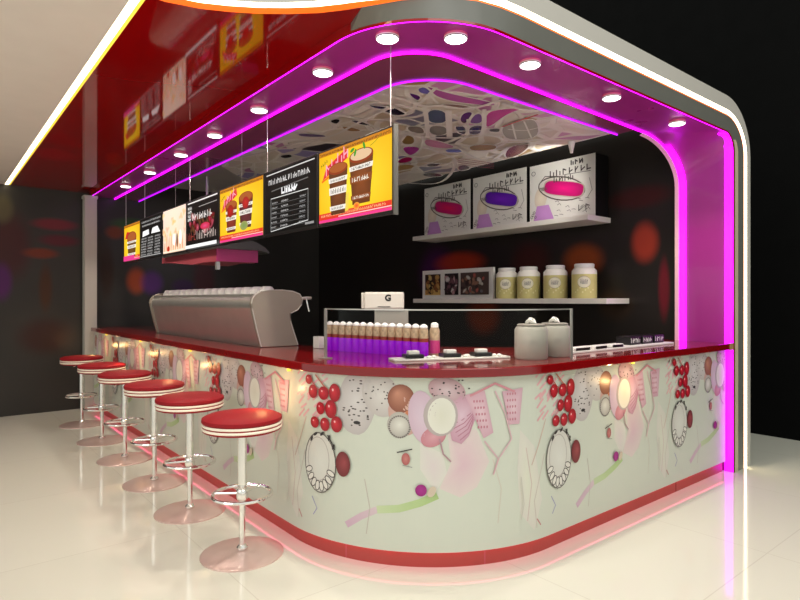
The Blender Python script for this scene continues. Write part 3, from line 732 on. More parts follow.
    for k in range(8):
        t = PI*1.12+k*PI*0.76/7
        O(-0.03+0.088*math.cos(t), 0.50+0.13*math.sin(t), 0.016, 0.026, (226, 222, 214), rot=t+PI/2, n=10, rings=1)
        art.ring(s0-0.03+0.088*math.cos(t), 0.50+0.13*math.sin(t), 0.016, 0.028, 0.005, (60, 52, 50), n=10, rot=t+PI/2)
    for (a, z) in ((-0.06, 0.655), (-0.01, 0.662), (0.04, 0.645), (-0.09, 0.625), (0.07, 0.60)):
        O(a, z, 0.018, 0.008, (46, 40, 40), rot=rr.random()*2, n=8, rings=1)
    Ln([(0.03, 0.66), (0.06, 0.62), (0.08, 0.585)], 0.006, (46, 40, 40))
    O(0.132, 0.515, 0.046, 0.068, (160, 70, 74), (110, 34, 40), hot=(0.012, 0.012))
    # small marks
    Ln([(0.44, 0.605), (0.52, 0.625)], 0.006, (60, 54, 54)); O(0.486, 0.572, 0.022, 0.032, (196, 130, 124), (170, 90, 90)); Ln([(0.47, 0.54), (0.52, 0.53)], 0.004, (150, 150, 146))
    O(0.565, 0.412, 0.030, 0.031, (170, 44, 140), (150, 30, 120)); O(0.62, 0.405, 0.02, 0.03, (206, 190, 170), rot=-0.5)
    O(1.40, 0.73, 0.0, 0.0, R1) if False else None
    Ln([(1.12, 0.45), (1.14, 0.30), (1.12, 0.22)], 0.005, (200, 196, 186))
    # berry bunch
    Ln([(-0.06, 0.985), (0.0, 0.93), (0.05, 0.90)], 0.008, (190, 110, 90)); Ln([(-0.1, 0.96), (-0.05, 0.91), (0.01, 0.88)], 0.006, (190, 90, 80))
    for (a, z, ra, rz) in [(-0.114, 0.954, .028, .027), (-0.080, 0.890, .035, .038), (0.001, 0.887, .038, .037), (0.079, 0.896, .038, .050), (-0.020, 0.802, .031, .034), (0.053, 0.805, .040, .05),
                           (-0.064, 0.720, .033, .032), (0.012, 0.717, .034, .037), (0.092, 0.726, .038, .044)]:
        O(a, z, ra, rz, (214, 48, 62), (150, 10, 28), hot=(-ra*0.2, rz*0.2))
        O(a-ra*0.3, z+rz*0.3, ra*0.16, rz*0.16, (240, 190, 190), n=8, rings=1)
        art.ring(s0+a, z, ra*0.55, rz*0.55, 0.004, (170, 20, 36), n=14, a0=-1, a1=2)
for k in range(-4, 3): motif(5.49+PER*k)
art.mb.build('panel_print', 'panel_print', ctr, fix=False)

# worktop
wt = lpath(1.625, 1.93, 1.07, YW-0.165, 5.05, 26)
wt_in = [(5.05, 2.56), (3.6, 2.56), (2.26, 3.9), (2.26, YW-0.165)]
top = MB().prism([p[:2] for p in wt]+wt_in, 'z', 1.0005, 1.05)
o = top.build('counter_worktop', 'red_counter', None, bevel=0.006); tag(o, 'glossy dark red worktop running the whole length of the L-shaped counter', 'worktop')
o2 = MB().box(4.99, 5.05, 1.925, 1.94, 0.998, 1.052).build('end_cap', 'tan', o); o2['label'] = 'tan end cap of the worktop beside the pillar'
# small lamps under the worktop washing the panel
for i, sl in enumerate((0.75, 2.15, 3.55, 5.19, 7.70)):
    p = panel(sl, 0.988, 0.018)
    tag(MB().lathe([(0.010, -0.004), (0.012, 0.0115)], 14, (p[0], p[1], p[2])).build('puck_light', 'led_yellow', None, smooth=True),
        ['puck light under the far end of the red worktop', 'second puck light from the far end under the worktop', 'puck light under the worktop above the middle stools', 'puck light under the worktop beside the nearest stool', 'puck light under the front worktop between two berry bunches'][i], 'light', 'puck lights under the worktop')
    d = bpy.data.lights.new('puck_beam', 'POINT'); d.energy = 1.2; d.color = (1, 0.6, 0.24); d.shadow_soft_size = 0.0
    q = panel(sl-0.06, 0.86, 0.15); lo = bpy.data.objects.new('puck_beam', d); C.objects.link(lo); lo.location = q

# ------------------------------------------------------------------ stools
def make_stool():
    t = thing('bar_stool', '', 'stool', (0, 0, 0), 'red round bar stools along the left counter', local=True)
    st = MB().lathe([(0.0, 0.733), (0.208, 0.733), (0.216, 0.742), (0.214, 0.757), (0.19, 0.768), (0.12, 0.775), (0.0, 0.778)], 40).build('seat', 'red_vinyl', t, smooth=True)
    MB().lathe([(0.20, 0.7195), (0.213, 0.7195), (0.216, 0.7265), (0.213, 0.7328), (0.20, 0.7328)], 40).build('white_band', 'band_white', st, smooth=True)
    MB().lathe([(0.20, 0.7125), (0.212, 0.7125), (0.212, 0.7193), (0.20, 0.7193)], 40).build('red_band', 'red_vinyl', st, smooth=True)
    MB().lathe([(0.20, 0.6985), (0.213, 0.6985), (0.216, 0.7055), (0.213, 0.7123), (0.20, 0.7123)], 40).build('white_band', 'band_white', st, smooth=True)
    MB().lathe([(0.0, 0.684), (0.195, 0.684), (0.210, 0.690), (0.210, 0.6982), (0.0, 0.6982)], 40).build('seat_base', 'red_vinyl', st, smooth=True)
    MB().lathe([(0.025, 0.35), (0.025, 0.683)], 20).build('column', 'chrome', t, smooth=True)
    MB().lathe([(0.016, 0.045), (0.016, 0.352)], 18).build('gas_lift', 'chrome', t, smooth=True)
    MB().tube([(0, 0, 0.672), (-0.05, 0.03, 0.668), (-0.075, 0.04, 0.655)], 0.005).build('lever', 'chrome', t, smooth=True)
    r = MB().tube([(0.158*math.cos(2*PI*k/36), 0.158*math.sin(2*PI*k/36), 0.33) for k in range(36)], 0.010, 8, 0, True)
    fr = r.build('footrest_ring', 'chrome', t, smooth=True)
    MB().lathe([(0.026, 0.30), (0.032, 0.31), (0.032, 0.352), (0.026, 0.36)], 20).build('collar', 'chrome', t, smooth=True)
    for a in (2.4, 0.5): MB().tube([(0.03*math.cos(a), 0.03*math.sin(a), 0.335), (0.155*math.cos(a), 0.155*math.sin(a), 0.33)], 0.008).build('spoke', 'chrome', fr, smooth=True)
    bs = MB().lathe([(0.223, 0.0), (0.223, 0.006), (0.21, 0.011), (0.10, 0.018), (0.03, 0.024), (0.0, 0.024)], 44).build('base', 'brushed_plate', t, smooth=True)
    MB().lathe([(0.020, 0.022), (0.030, 0.030), (0.030, 0.040), (0.020, 0.052)], 18).build('base_collar', 'chrome', bs, smooth=True)
    return t
SL = ['red round bar stool nearest the camera, standing fully in view', 'red round bar stool second from the camera, just behind the nearest one', 'red round bar stool third from the camera along the counter',
      'red round bar stool fourth from the camera along the counter', 'red round bar stool fifth from the camera, second from the far end', 'farthest red round bar stool, in front of the white post']
s0 = make_stool()
for i, (y, rz) in enumerate([(3.03, 0), (3.85, 0.3), (4.62, 0.1), (5.47, 0.2), (6.33, 0), (7.30, 0.2)]):
    o = s0 if i == 0 else copy_tree(s0, (1.35, y, 0))
    o.location = (1.35, y, 0); o.rotation_euler = (0, 0, rz); o['label'] = SL[i]

# ------------------------------------------------------------------ menu boards
BX = 1.90; BZ0, BZ1 = 1.855, 2.322
BY = [7.75, 7.04, 6.22, 5.51, 4.72, 3.885, 3.14, 2.375]
YEL = (252, 214, 30)
def cup(a, u, v, w, h, body, kind):
    a.poly([(u-w/2, v+h/2), (u+w/2, v+h/2), (u+w*0.36, v-h/2), (u-w*0.36, v-h/2)], body, tuple(c*0.75 for c in body), 2)
    a.oval(u, v+h/2, w/2, w*0.17, (120, 50, 24), (150, 60, 24)); a.oval(u, v+h/2+0.004, w*0.44, w*0.13, (226, 190, 150) if kind else (170, 90, 40))
    for q in ((0.26, 0.10), (0.02, 0.16), (-0.36, 0.10)):
        y = v+h*q[0]; ww = w*(0.5+0.14*q[0]/0.5*0.5)
        a.poly([(u-ww*0.93, y+h*q[1]/2), (u+ww*0.93, y+h*q[1]/2), (u+ww*0.88, y-h*q[1]/2), (u-ww*0.88, y-h*q[1]/2)], (240, 232, 220) if (q[0] > 0.1 or kind == 0) else body)
        a.marks(u-ww*0.7, u+ww*0.7, y, h*q[1]*0.62, (30, 24, 24) if (q[0] > 0.1 or kind == 0) else (245, 236, 220), dens=1.6, rnd=random.Random(int(u*1000)))
def board(i):
    y1, y0 = BY[i]-0.006, BY[i+1]+0.006; W = y1-y0; H = BZ1-BZ0
    labs = ['small yellow menu board at the far left end of the hanging row', 'black menu board with two white pictures and dense white text', 'pale menu board with white and orange splashes, third from the left end',
            'black menu board with a red and pink collage and white lettering', 'yellow menu board with two cups in mid row, left of the price list', 'black menu board with a thin white framed price list, beside the largest yellow board',
            'nearest and largest-looking yellow menu board showing two coffee cups']
    t = thing('menu_board', labs[i], 'menu board', (BX+0.02, (y0+y1)/2, BZ0), 'menu boards hanging in a row')
    MB().box(BX, BX+0.024, y0, y1, BZ0, BZ1).build('frame', 'frame_dark', t, bevel=0.003)
    if i == 6: MB().box(BX-0.002, BX+0.026, y0-0.008, y0-0.0005, BZ0-0.006, BZ1+0.004).build('end_profile', 'frame_gray', t)
    a = Art(lambda u, v, h: (BX-h, y1-u, BZ0+v), 0.0004, 2); rd = random.Random(30+i)
    m = 0.012; u0, u1, v0, v1 = m, W-m, 0.02, H-0.012; cw = u1-u0; a.clip = (u0, u1, v0, v1)
    if i in (0, 4, 6):
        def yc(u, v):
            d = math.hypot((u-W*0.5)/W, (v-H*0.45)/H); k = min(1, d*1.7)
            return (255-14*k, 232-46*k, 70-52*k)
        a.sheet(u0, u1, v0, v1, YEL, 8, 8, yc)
        a.sheet(u0, u1, v1-0.03, v1, (206, 130, 20))
        a.marks(u0+0.01, u1-0.01, v1-0.018, 0.016, (90, 50, 10), dens=2.2, rnd=rd)
        a.sheet(u0, u1, v0, v0+0.055, (226, 56, 36)); a.sheet(u0, u1, v0, v0+0.016, (240, 60, 140)); a.sheet(u0+cw*0.3, u1, v0+0.020, v0+0.026, (255, 200, 200))
        a.marks(u0+0.03, u1-0.05, v0+0.040, 0.016, (255, 210, 150), rnd=rd)
        if i:
            a.poly([(u0+cw*0.06, H*0.60), (u0+cw*0.12, H*0.76), (u0+cw*0.42, H*0.92), (u0+cw*0.44, H*0.80)], (200, 24, 50), (226, 60, 60))
            a.marks(u0+cw*0.12, u0+cw*0.42, H*0.72, 0.07, (250, 170, 190), w=0.010, dens=1.6, slope=0.38, rnd=rd)
            a.line([(u0+cw*0.05, H*0.58), (u0+cw*0.38, H*0.72)], 0.012, (240, 110, 20)); a.marks(u0+cw*0.04, u0+cw*0.16, H*0.79, 0.02, (90, 90, 20), slope=0.4, rnd=rd)
            if i == 6:
                a.poly([(u0+cw*0.22, H*0.12), (u0+cw*0.45, H*0.14), (u0+cw*0.46, H*0.36), (u0+cw*0.23, H*0.36)], (226, 200, 120), (240, 210, 70))
                cup(a, u0+cw*0.30, H*0.41, cw*0.28, H*0.58, (126, 70, 36), 0); cup(a, u0+cw*0.63, H*0.48, cw*0.32, H*0.58, (140, 74, 34), 1)
                for (x, y, r) in ((0.52, 0.86, 0.3), (0.56, 0.82, 1.2), (0.68, 0.87, 2.0)): a.oval(u0+cw*x, H*y, 0.022, 0.010, (60, 150, 40), rot=r)
                a.line([(u0+cw*0.76, H*0.84), (u0+cw*0.82, H*0.87), (u0+cw*0.90, H*0.93)], 0.004, (150, 140, 20)); a.oval(u0+cw*0.58, H*0.17, 0.03, 0.02, (236, 80, 30), (250, 170, 60))
            else:
                cup(a, u0+cw*0.30, H*0.42, cw*0.28, H*0.46, (150, 60, 40), 0); cup(a, u0+cw*0.65, H*0.46, cw*0.32, H*0.50, (110, 50, 50), 0)
                a.oval(u0+cw*0.62, H*0.25, 0.07, 0.035, (120, 150, 80), (160, 160, 90)); a.oval(u0+cw*0.3, H*0.55, 0.06, 0.05, (190, 30, 30), (150, 30, 20)); a.oval(u0+cw*0.66, H*0.62, 0.06, 0.045, (200, 40, 30), (160, 30, 30))
        else:
            a.poly([(u0+cw*0.08, H*0.62), (u0+cw*0.2, H*0.80), (u0+cw*0.6, H*0.74), (u0+cw*0.4, H*0.62)], (206, 30, 40))
            cup(a, u0+cw*0.52, H*0.38, cw*0.6, H*0.5, (120, 80, 30), 0); a.sheet(u0, u0+cw*0.7, v0, v0+0.06, (230, 60, 140))
    elif i == 5:
        a.sheet(u0, u1, v0, v1, (10, 9, 9))
        a.line([(u0+0.02, v1-0.02), (u1-0.02, v1-0.015)], 0.008, (210, 208, 205)); a.marks(u0+0.06, u1-0.06, v1-0.075, 0.038, (225, 222, 220), w=0.007, rnd=rd)
        a.line([(u0+0.10, v1-0.14), (u1-0.1, v1-0.12)], 0.007, (110, 108, 106)); a.marks(u0+cw*0.36, u0+cw*0.66, H*0.64, 0.045, (240, 240, 240), w=0.014, dens=2.5, rnd=rd)
        x0, x1, b0_, b1_ = u0+cw*0.13, u1-cw*0.14, v0+0.01, H*0.56
        a.line([(x0, b1_), (x1, b1_), (x1, b0_+0.03), (x0, b0_)], 0.006, (215, 215, 212), closed=True)
        for k in range(6):
            y = b1_-0.035-0.034*k; a.marks(x0+0.02, x0+0.10, y, 0.012, (200, 198, 196), rnd=rd); a.marks(x0+0.16, x0+0.26, y, 0.013, (215, 212, 210), rnd=rd)
            a.marks(x1-0.10, x1-0.03, y, 0.012, (190, 190, 190), rnd=rd); a.line([(x0+0.02, y-0.013), (x1-0.02, y-0.013)], 0.002, (120, 118, 116))
        a.sheet(u1-0.12, u1-0.01, v0+0.01, v0+0.025, (150, 148, 146))
    elif i == 1:
        a.sheet(u0, u1, v0, v1, (10, 9, 9))
        a.marks(u0+0.05, u1-0.05, v1-0.035, 0.022, (190, 188, 186), rnd=rd); a.marks(u0+0.07, u1-0.07, v1-0.075, 0.02, (210, 208, 206), rnd=rd)
        a.poly([(u0+cw*0.10, H*0.55), (u0+cw*0.42, H*0.58), (u0+cw*0.40, H*0.70), (u0+cw*0.12, H*0.68)], (250, 250, 248)); a.poly([(u0+cw*0.52, H*0.58), (u0+cw*0.92, H*0.57), (u0+cw*0.8, H*0.72), (u0+cw*0.58, H*0.70)], (250, 250, 248))
        for k in range(7):
            for q in range(3): a.marks(u0+cw*(0.06+0.32*q), u0+cw*(0.30+0.32*q), H*0.50-0.030*k, 0.018, (215, 213, 210), rnd=rd)
        a.line([(u0+0.02, v0+0.012), (u1-0.02, v0+0.012)], 0.006, (200, 198, 196))
    elif i == 2:
        def pc(u, v):
            k = v/H; return (255, 226+10*k-20*abs(u/W-0.5), 190+20*k)
        a.sheet(u0, u1, v0, v1, (255, 232, 205), 4, 6, pc)
        for k in range(16): a.oval(u0+cw*rd.random(), H*(0.35+0.55*rd.random()), 0.03+0.04*rd.random(), 0.03, (255, 170+50*rd.random(), 110+60*rd.random()), (255, 220, 180), wob=0.3)
        for k in range(9):
            u = u0+cw*(0.08+0.1*k); a.poly([(u, v0+0.02), (u+0.03, v0+0.02), (u+0.035, v0+0.08+0.12*rd.random()), (u+0.01, v0+0.10+0.1*rd.random())], (190+50*rd.random(), 130, 90), (230, 180, 140))
        a.oval(u0+cw*0.55, H*0.30, 0.04, 0.06, (255, 255, 250)); a.oval(u0+cw*0.82, H*0.33, 0.04, 0.07, (255, 252, 245)); a.oval(u0+cw*0.68, H*0.28, 0.02, 0.07, (70, 40, 30)); a.oval(u0+cw*0.3, H*0.12, 0.04, 0.03, (200, 50, 20))
        a.sheet(u0+cw*0.05, u1-cw*0.05, v0+0.006, v0+0.014, (255, 240, 220))
    elif i == 3:
        a.sheet(u0, u1, v0, v1, (14, 9, 9)); a.line([(u0+0.02, v1-0.015), (u1-0.02, v1-0.012)], 0.012, (235, 230, 226)); a.line([(u0+cw*0.4, v1-0.07), (u1-0.03, v1-0.065)], 0.006, (170, 165, 160))
        for k in range(4): a.marks(u0+0.03, u0+0.12, v1-0.06-0.035*k, 0.028, (230, 225, 220), w=0.007, dens=2, rnd=rd)
        for k in range(30):
            c = rd.choice([(190, 30, 50), (220, 90, 110), (150, 24, 30), (120, 70, 40), (230, 150, 150)]); a.oval(u0+cw*(0.12+0.75*rd.random()), H*(0.34+0.34*rd.random()), 0.03+0.04*rd.random(), 0.02+0.02*rd.random(), c, tuple(x*0.5 for x in c), rot=rd.random()*3, n=12, rings=2)
        a.marks(u0+cw*0.25, u0+cw*0.9, H*0.64, 0.06, (250, 240, 236), w=0.010, dens=1.4, rnd=rd); a.oval(u0+cw*0.65, H*0.42, 0.11, 0.03, (230, 80, 130), (200, 40, 70))
        a.marks(u0+cw*0.05, u0+cw*0.4, H*0.27, 0.07, (150, 60, 50), w=0.010, dens=1.6, rnd=rd); a.marks(u0+cw*0.4, u0+cw*0.95, H*0.27, 0.075, (215, 195, 185), w=0.009, dens=1.8, rnd=rd)
        a.sheet(u0, u1, v0, v0+0.03, (250, 250, 248))
    a.mb.build('screen', 'board_print', t, fix=False)
    wy = {0: [7.70], 1: [6.90], 3: [5.45], 5: [3.86], 6: [2.42]}.get(i, [(y0+y1)/2])
    if i in (0, 1, 3, 5, 6):
        for w in wy: MB().tube([(BX+0.012, w, BZ1-0.005), (BX+0.012, w, ZS-0.001)], 0.003, 6).build('hanging_wire', 'wire', t)
    else: MB().tube([(BX+0.014, wy[0], BZ1-0.005), (BX+0.014, wy[0], ZS-0.001)], 0.0015, 6).build('hanging_wire', 'wire', t)
for i in range(7): board(i)

# pink and gray hood behind the boards
hd = thing('hanging_hood', 'grey hood with a pink and rose band hanging behind the menu boards', 'hood', (2.4, 6.2, 1.77))
MB().prism([(2.16, 1.902), (2.62, 1.902), (2.69, 1.89), (2.72, 1.875), (2.73, 1.89), (2.68, 1.935), (2.58, 1.985), (2.40, 2.02), (2.16, 2.03)], 'y', 5.46, 7.1).build('hood_shell', 'hood_gray', hd)
MB().box(2.19, 2.62, 5.5, 5.52, 1.78, 1.9015).build('pink_band', 'pink_hood', hd)
MB().prism([(5.521, 1.775), (5.521, 1.90), (7.2, 1.90), (7.2, 1.84), (6.9, 1.83), (6.5, 1.80), (6.2, 1.775), (5.9, 1.785)], 'x', 2.19, 2.6).build('rose_band', 'rose_hood', hd)
MB().box(2.195, 2.23, 5.52, 5.56, 1.70, 1.775).build('bracket', 'steel', hd)
MB().tube([(2.4, 6.3, 2.0), (2.4, 6.3, ZS+0.01)], 0.015).build('hanging_rod', 'steel', hd)

# ------------------------------------------------------------------ espresso machine
em = thing('espresso_machine', 'long silver espresso machine on the left counter with a curved tan end panel', 'coffee machine', (2.02, 5.2, 1.05))
PROF = [(1.90, 1.051), (1.866, 1.181), (1.83, 1.335), (1.823, 1.375), (1.832, 1.41), (1.855, 1.44), (1.90, 1.464), (1.98, 1.474), (2.07, 1.475), (2.16, 1.466), (2.22, 1.445), (2.245, 1.405), (2.235, 1.365), (2.20, 1.325), (2.14, 1.298), (2.143, 1.229), (2.204, 1.051)]
MB().prism(PROF, 'y', 3.935, 3.975).build('end_panel', 'machine_panel', em, bevel=0.006)
MB().prism(PROF, 'y', 6.40, 6.44).build('end_panel', 'machine_panel', em, bevel=0.006)
BODY = [(1.915, 1.051), (1.88, 1.185), (1.852, 1.318), (1.842, 1.33), (1.835, 1.36), (1.84, 1.395), (1.862, 1.418), (1.90, 1.425), (2.20, 1.425), (2.215, 1.38), (2.13, 1.30), (2.13, 1.23), (2.18, 1.051)]
MB().prism(BODY, 'y', 3.976, 6.399).build('body', 'steel', em, smooth=True)
MB().tube([(x, 3.934, max(z, 1.057)) for x, z in PROF], 0.004, 6).build('panel_rim', 'cream', em, smooth=True)
MB().box(1.86, 1.875, 3.98, 6.39, 1.425, 1.445).build('cup_rail', 'steel', em)
hn = MB().tube([(2.235, 3.955, 1.41), (2.29, 3.955, 1.415), (2.33, 3.955, 1.415)], 0.012).build('steam_arm', 'steel', em, smooth=True)
MB().tube([(2.285, 3.95, 1.412), (2.292, 3.945, 1.37), (2.305, 3.94, 1.31)], 0.006).build('steam_wand', 'chrome', hn, smooth=True)
def make_cup(x, y, z):
    t = thing('cup', '', 'cup', (x, y, z), 'upturned white cups on the espresso machine', local=True)
    MB().lathe([(0.060, 0.0), (0.062, 0.012), (0.057, 0.045), (0.042, 0.072), (0.030, 0.078), (0.0, 0.076)], 20).build('body', 'white', t, smooth=True)
    MB().tube([(0.042*math.cos(2.2), 0.042*math.sin(2.2), 0.018), (0.062*math.cos(2.2), 0.062*math.sin(2.2), 0.025), (0.038*math.cos(2.2), 0.038*math.sin(2.2), 0.048)], 0.005, 6).build('handle', 'white', t, smooth=True)
    return t
NC = 15; c0 = make_cup(2.0, 6.33, 1.4255)
for k in range(NC):
    y = 6.33-k*(6.33-4.045)/(NC-1)
    o = c0 if k == 0 else copy_tree(c0, (2.0, y, 1.4255))
    o['label'] = '%s upturned white cup from the left end of the row on the espresso machine' % ORD[k]

# ------------------------------------------------------------------ bottles, case, register on the counter
def make_bottle():
    t = thing('drink_bottle', '', 'bottle', (0, 0, 0), 'layered drink bottles behind the glass screen', local=True)
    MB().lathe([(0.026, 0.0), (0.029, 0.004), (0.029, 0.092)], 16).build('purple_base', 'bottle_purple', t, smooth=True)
    MB().lathe([(0.029, 0.0922), (0.029, 0.115)], 16).build('red_layer', 'bottle_red', t, smooth=True)
    MB().lathe([(0.029, 0.1152), (0.028, 0.16), (0.022, 0.178)], 16).build('froth', 'bottle_froth', t, smooth=True)
    MB().lathe([(0.024, 0.1782), (0.025, 0.188), (0.018, 0.196), (0.006, 0.203), (0.0, 0.203)], 14).build('cap', 'bottle_cap', t, smooth=True)
    return t
b0 = make_bottle(); NB = 14
for k in range(NB):
    t = k/(NB-1); p = (2.185+0.175*t, 3.45-0.79*t, 1.0502)
    o = b0 if k == 0 else copy_tree(b0, p)
    o.location = p; o['label'] = '%s purple and brown layered drink bottle from the left of the row' % ORD[k]
tb = thing('drink_bottle', 'tall orange bottle with a magenta label at the right end of the purple row', 'bottle', (2.45, 2.66, 1.0502))
MB().lathe([(0.030, 0), (0.032, 0.005), (0.032, 0.16), (0.024, 0.18)], 18, tb.location).build('body', 'bottle_froth', tb, smooth=True)
MB().lathe([(0.0325, 0.02), (0.0325, 0.10)], 18, tb.location).build('label_band', 'pink_hood', tb, smooth=True)
MB().lathe([(0.024, 0.1802), (0.024, 0.20), (0.012, 0.21), (0, 0.21)], 14, tb.location).build('cap', 'bottle_cap', tb, smooth=True)

# glass screen: follows the counter curve
gs = thing('glass_screen', 'low clear glass screen standing along the curved corner of the worktop', 'screen', (2.1, 2.5, 1.05))
def gpath(z, r): 
    cx, cy = 2.78, 2.935
    return [(1.85, 2.97, z)]+[(cx-r*math.cos(PI/2*k/20), cy-r*math.sin(PI/2*k/20)+0.0, z) for k in range(1, 20)]+[(2.93, 2.0, z)]
gp0, gp1 = gpath(1.0505, 0.93), gpath(1.343, 0.93); gq0, gq1 = gpath(1.0505, 0.922), gpath(1.343, 0.922)
MB().solid_loft([gp0, gp1, gq1, gq0]).build('pane', 'glass', gs, smooth=True)
MB().solid_loft([gpath(1.3432, 0.932), gpath(1.350, 0.932), gpath(1.350, 0.920), gpath(1.3432, 0.920)]).build('top_rail', 'steel', gs)
MB().box(1.843, 1.857, 2.963, 2.977, 1.0502, 1.35).build('end_post', 'steel', gs)
MB().box(2.925, 2.937, 1.994, 2.006, 1.0502, 1.35).build('end_post', 'steel', gs)
MB().box(1.82, 1.88, 2.94, 3.0, 1.0502, 1.056).build('foot', 'steel', gs)

# cash register
rg = thing('cash_register', 'pale boxy cash register standing behind the row of purple bottles', 'cash register', (2.52, 3.24, 1.05))
ca, sa = math.cos(YAW-PI/2), math.sin(YAW-PI/2)
def RG(mb):
    mb.v = [(2.52+(x*ca-y*sa), 3.24+(x*sa+y*ca), 1.0502+z) for x, y, z in mb.v]; return mb
RG(MB().box(-0.08, 0.155, -0.10, 0.10, 0.0, 0.285)).build('column', 'register_gray', rg, bevel=0.008)
RG(MB().box(-0.15, 0.125, -0.12, 0.08, 0.286, 0.405)).build('head', 'register_white', rg, bevel=0.012)
RG(MB().box(-0.17, -0.151, -0.10, 0.06, 0.29, 0.40)).build('side_flap', 'register_white', rg, bevel=0.006)
RG(MB().box(-0.055, 0.03, -0.124, -0.121, 0.302, 0.306)).build('slot', 'black', rg)
fc = bpy.data.curves.new('letter', 'FONT'); fc.body = 'G'; fc.size = 0.058; fc.extrude = 0.001; fc.offset = 0.0025; fc.align_x = 'CENTER'
fo = bpy.data.objects.new('letter', fc); C.objects.link(fo)
fm = bpy.data.meshes.new_from_object(fo.evaluated_get(bpy.context.evaluated_depsgraph_get())); bpy.data.objects.remove(fo)
lm = MB(); lm.add([(v.co.x+0.015, -0.1225-v.co.z*0.5, 0.345+v.co.y) for v in fm.vertices], [tuple(p.vertices) for p in fm.polygons])
RG(lm).build('letter', 'black', rg)
# small white box near the register
tag(MB().box(2.185, 2.24, 3.60, 3.68, 1.0502, 1.135).build('paper_box', 'white', None, bevel=0.004), 'small white box on the worktop left of the purple bottles', 'box')

# tray with little black dishes
def quad_dir(a, b):
    d = Vector((b[0]-a[0], b[1]-a[1], 0)).normalized(); return d, Vector((-d.y, d.x, 0))
ta, tb_ = (2.05, 2.56), (2.72, 2.28); d_, n_ = quad_dir(ta, tb_)
def TP(l, w, z): p = Vector((ta[0], ta[1], 0))+d_*l+n_*w; return (p.x, p.y, z)
def tbox(l0, l1, w0, w1, z0, z1):
    mb = MB(); v = [TP(l, w, z) for z in (z0, z1) for w in (w0, w1) for l in (l0, l1)]
    return mb.add(v, [(0, 2, 3, 1), (4, 5, 7, 6), (0, 1, 5, 4), (2, 6, 7, 3), (0, 4, 6, 2), (1, 3, 7, 5)])
LT = (Vector(tb_)-Vector(ta)).length
tag(tbox(0, LT, 0, 0.13, 1.0502, 1.062).build('serving_tray', 'white', None, bevel=0.003), 'long white serving tray along the curved worktop corner', 'tray')
for i, (l, lab) in enumerate([(0.13, 'left black square dish with a white card on the long tray'), (0.36, 'middle black square dish with a white card on the long tray'), (0.56, 'right black square dish with a white card on the long tray')]):
    t = thing('square_dish', lab, 'dish', TP(l, 0.06, 1.0622), 'black dishes on the long white tray')
    tbox(l-0.055, l+0.055, 0.02, 0.11, 1.0622, 1.085).build('dish', 'black', t, bevel=0.004)
    tbox(l-0.032, l+0.032, 0.035, 0.09, 1.0852, 1.106).build('card', 'white', t, bevel=0.004)
for i, (l, w) in enumerate([(0.22, 0.03), (0.255, 0.05), (0.45, 0.04), (0.475, 0.07), (0.64, 0.05), (0.67, 0.04)]):
    p = TP(l, w, 1.0622)
    tag(MB().lathe([(0.012, 0), (0.016, 0.006), (0.012, 0.013), (0, 0.015)], 10, p).build('white_sweet', 'white', None, smooth=True), '%s white sweet from the left on the long tray' % ORD[i], 'sweet', 'white sweets on the long tray')

# frosted canisters
def make_canister(x, y, lab):
    t = thing('frosted_canister', lab, 'canister', (x, y, 1.0502), 'frosted canisters on the front worktop'); c = (x, y, 1.0502)
    MB().lathe([(0.092, 0), (0.098, 0.008), (0.098, 0.172), (0.088, 0.19), (0.075, 0.194)], 28, c).build('body', 'frosted', t, smooth=True)
    ld = MB().lathe([(0.082, 0.1942), (0.084, 0.203), (0.074, 0.208), (0, 0.209)], 24, c).build('lid', 'register_gray', t, smooth=True)
    kb = MB()
    for a in (0.3, 2.4, 4.5): kb.tube([(c[0]+0.012*math.cos(a)+0.018*math.cos(2*PI*k/12), c[1]+0.012*math.sin(a)+0.018*math.sin(2*PI*k/12), c[2]+0.226+0.014*math.sin(2*PI*k/12+1.3*a)) for k in range(12)], 0.006, 6, 0, True)
    kb.build('knob', 'white', ld, smooth=True)
    a = Art(lambda u, v, h: (x+(0.0983+h)*math.cos(u), y+(0.0983+h)*math.sin(u), 1.0502+v), 0.0003, 1)
    a.marks(3.75, 4.25, 0.10, 0.03, (170, 166, 160), w=0.008); a.mb.build('faint_mark', 'print', t, fix=False)
make_canister(2.80, 2.19, 'left frosted white canister with a looped knob on the front worktop')
make_canister(3.045, 2.20, 'right frosted white canister with a looped knob on the front worktop')

# right tray with cups
rt = thing('display_tray', 'flat white display tray with dark oblong openings on the right of the worktop', 'tray', (4.1, 2.2, 1.0502))
MB().box(3.22, 4.62, 2.20, 2.45, 1.0502, 1.064).build('tray', 'white', rt, bevel=0.003)
for x, w in ((3.37, 0.10), (3.59, 0.085), (3.80, 0.085)):
    MB().box(x-w, x+w, 2.21, 2.26, 1.0642, 1.088).build('holder', 'white', rt, bevel=0.008)
    MB().box(x-w*0.78, x+w*0.78, 2.2075, 2.2098, 1.067, 1.084).build('opening', 'black', rt)
for k, x in enumerate((4.12, 4.30, 4.48)):
    t = thing('black_packet', ['left black packet with white markings on the display tray', 'middle black packet with white markings on the display tray', 'right black packet with white markings on the display tray'][k], 'packet', (x, 2.3, 1.0644), 'black packets on the display tray')
    MB().box(x-0.075, x+0.075, 2.25, 2.37, 1.0644, 1.125).build('packet', 'black', t, bevel=0.006)
    a = Art(lambda u, v, h: (x-0.065+u, 2.2495-h, 1.070+v), 0.0004, 1); a.marks(0.0, 0.12, 0.028, 0.035, (235, 232, 228), w=0.007, dens=1.5, rnd=random.Random(k)); a.mb.build('marking', 'print', t, fix=False)

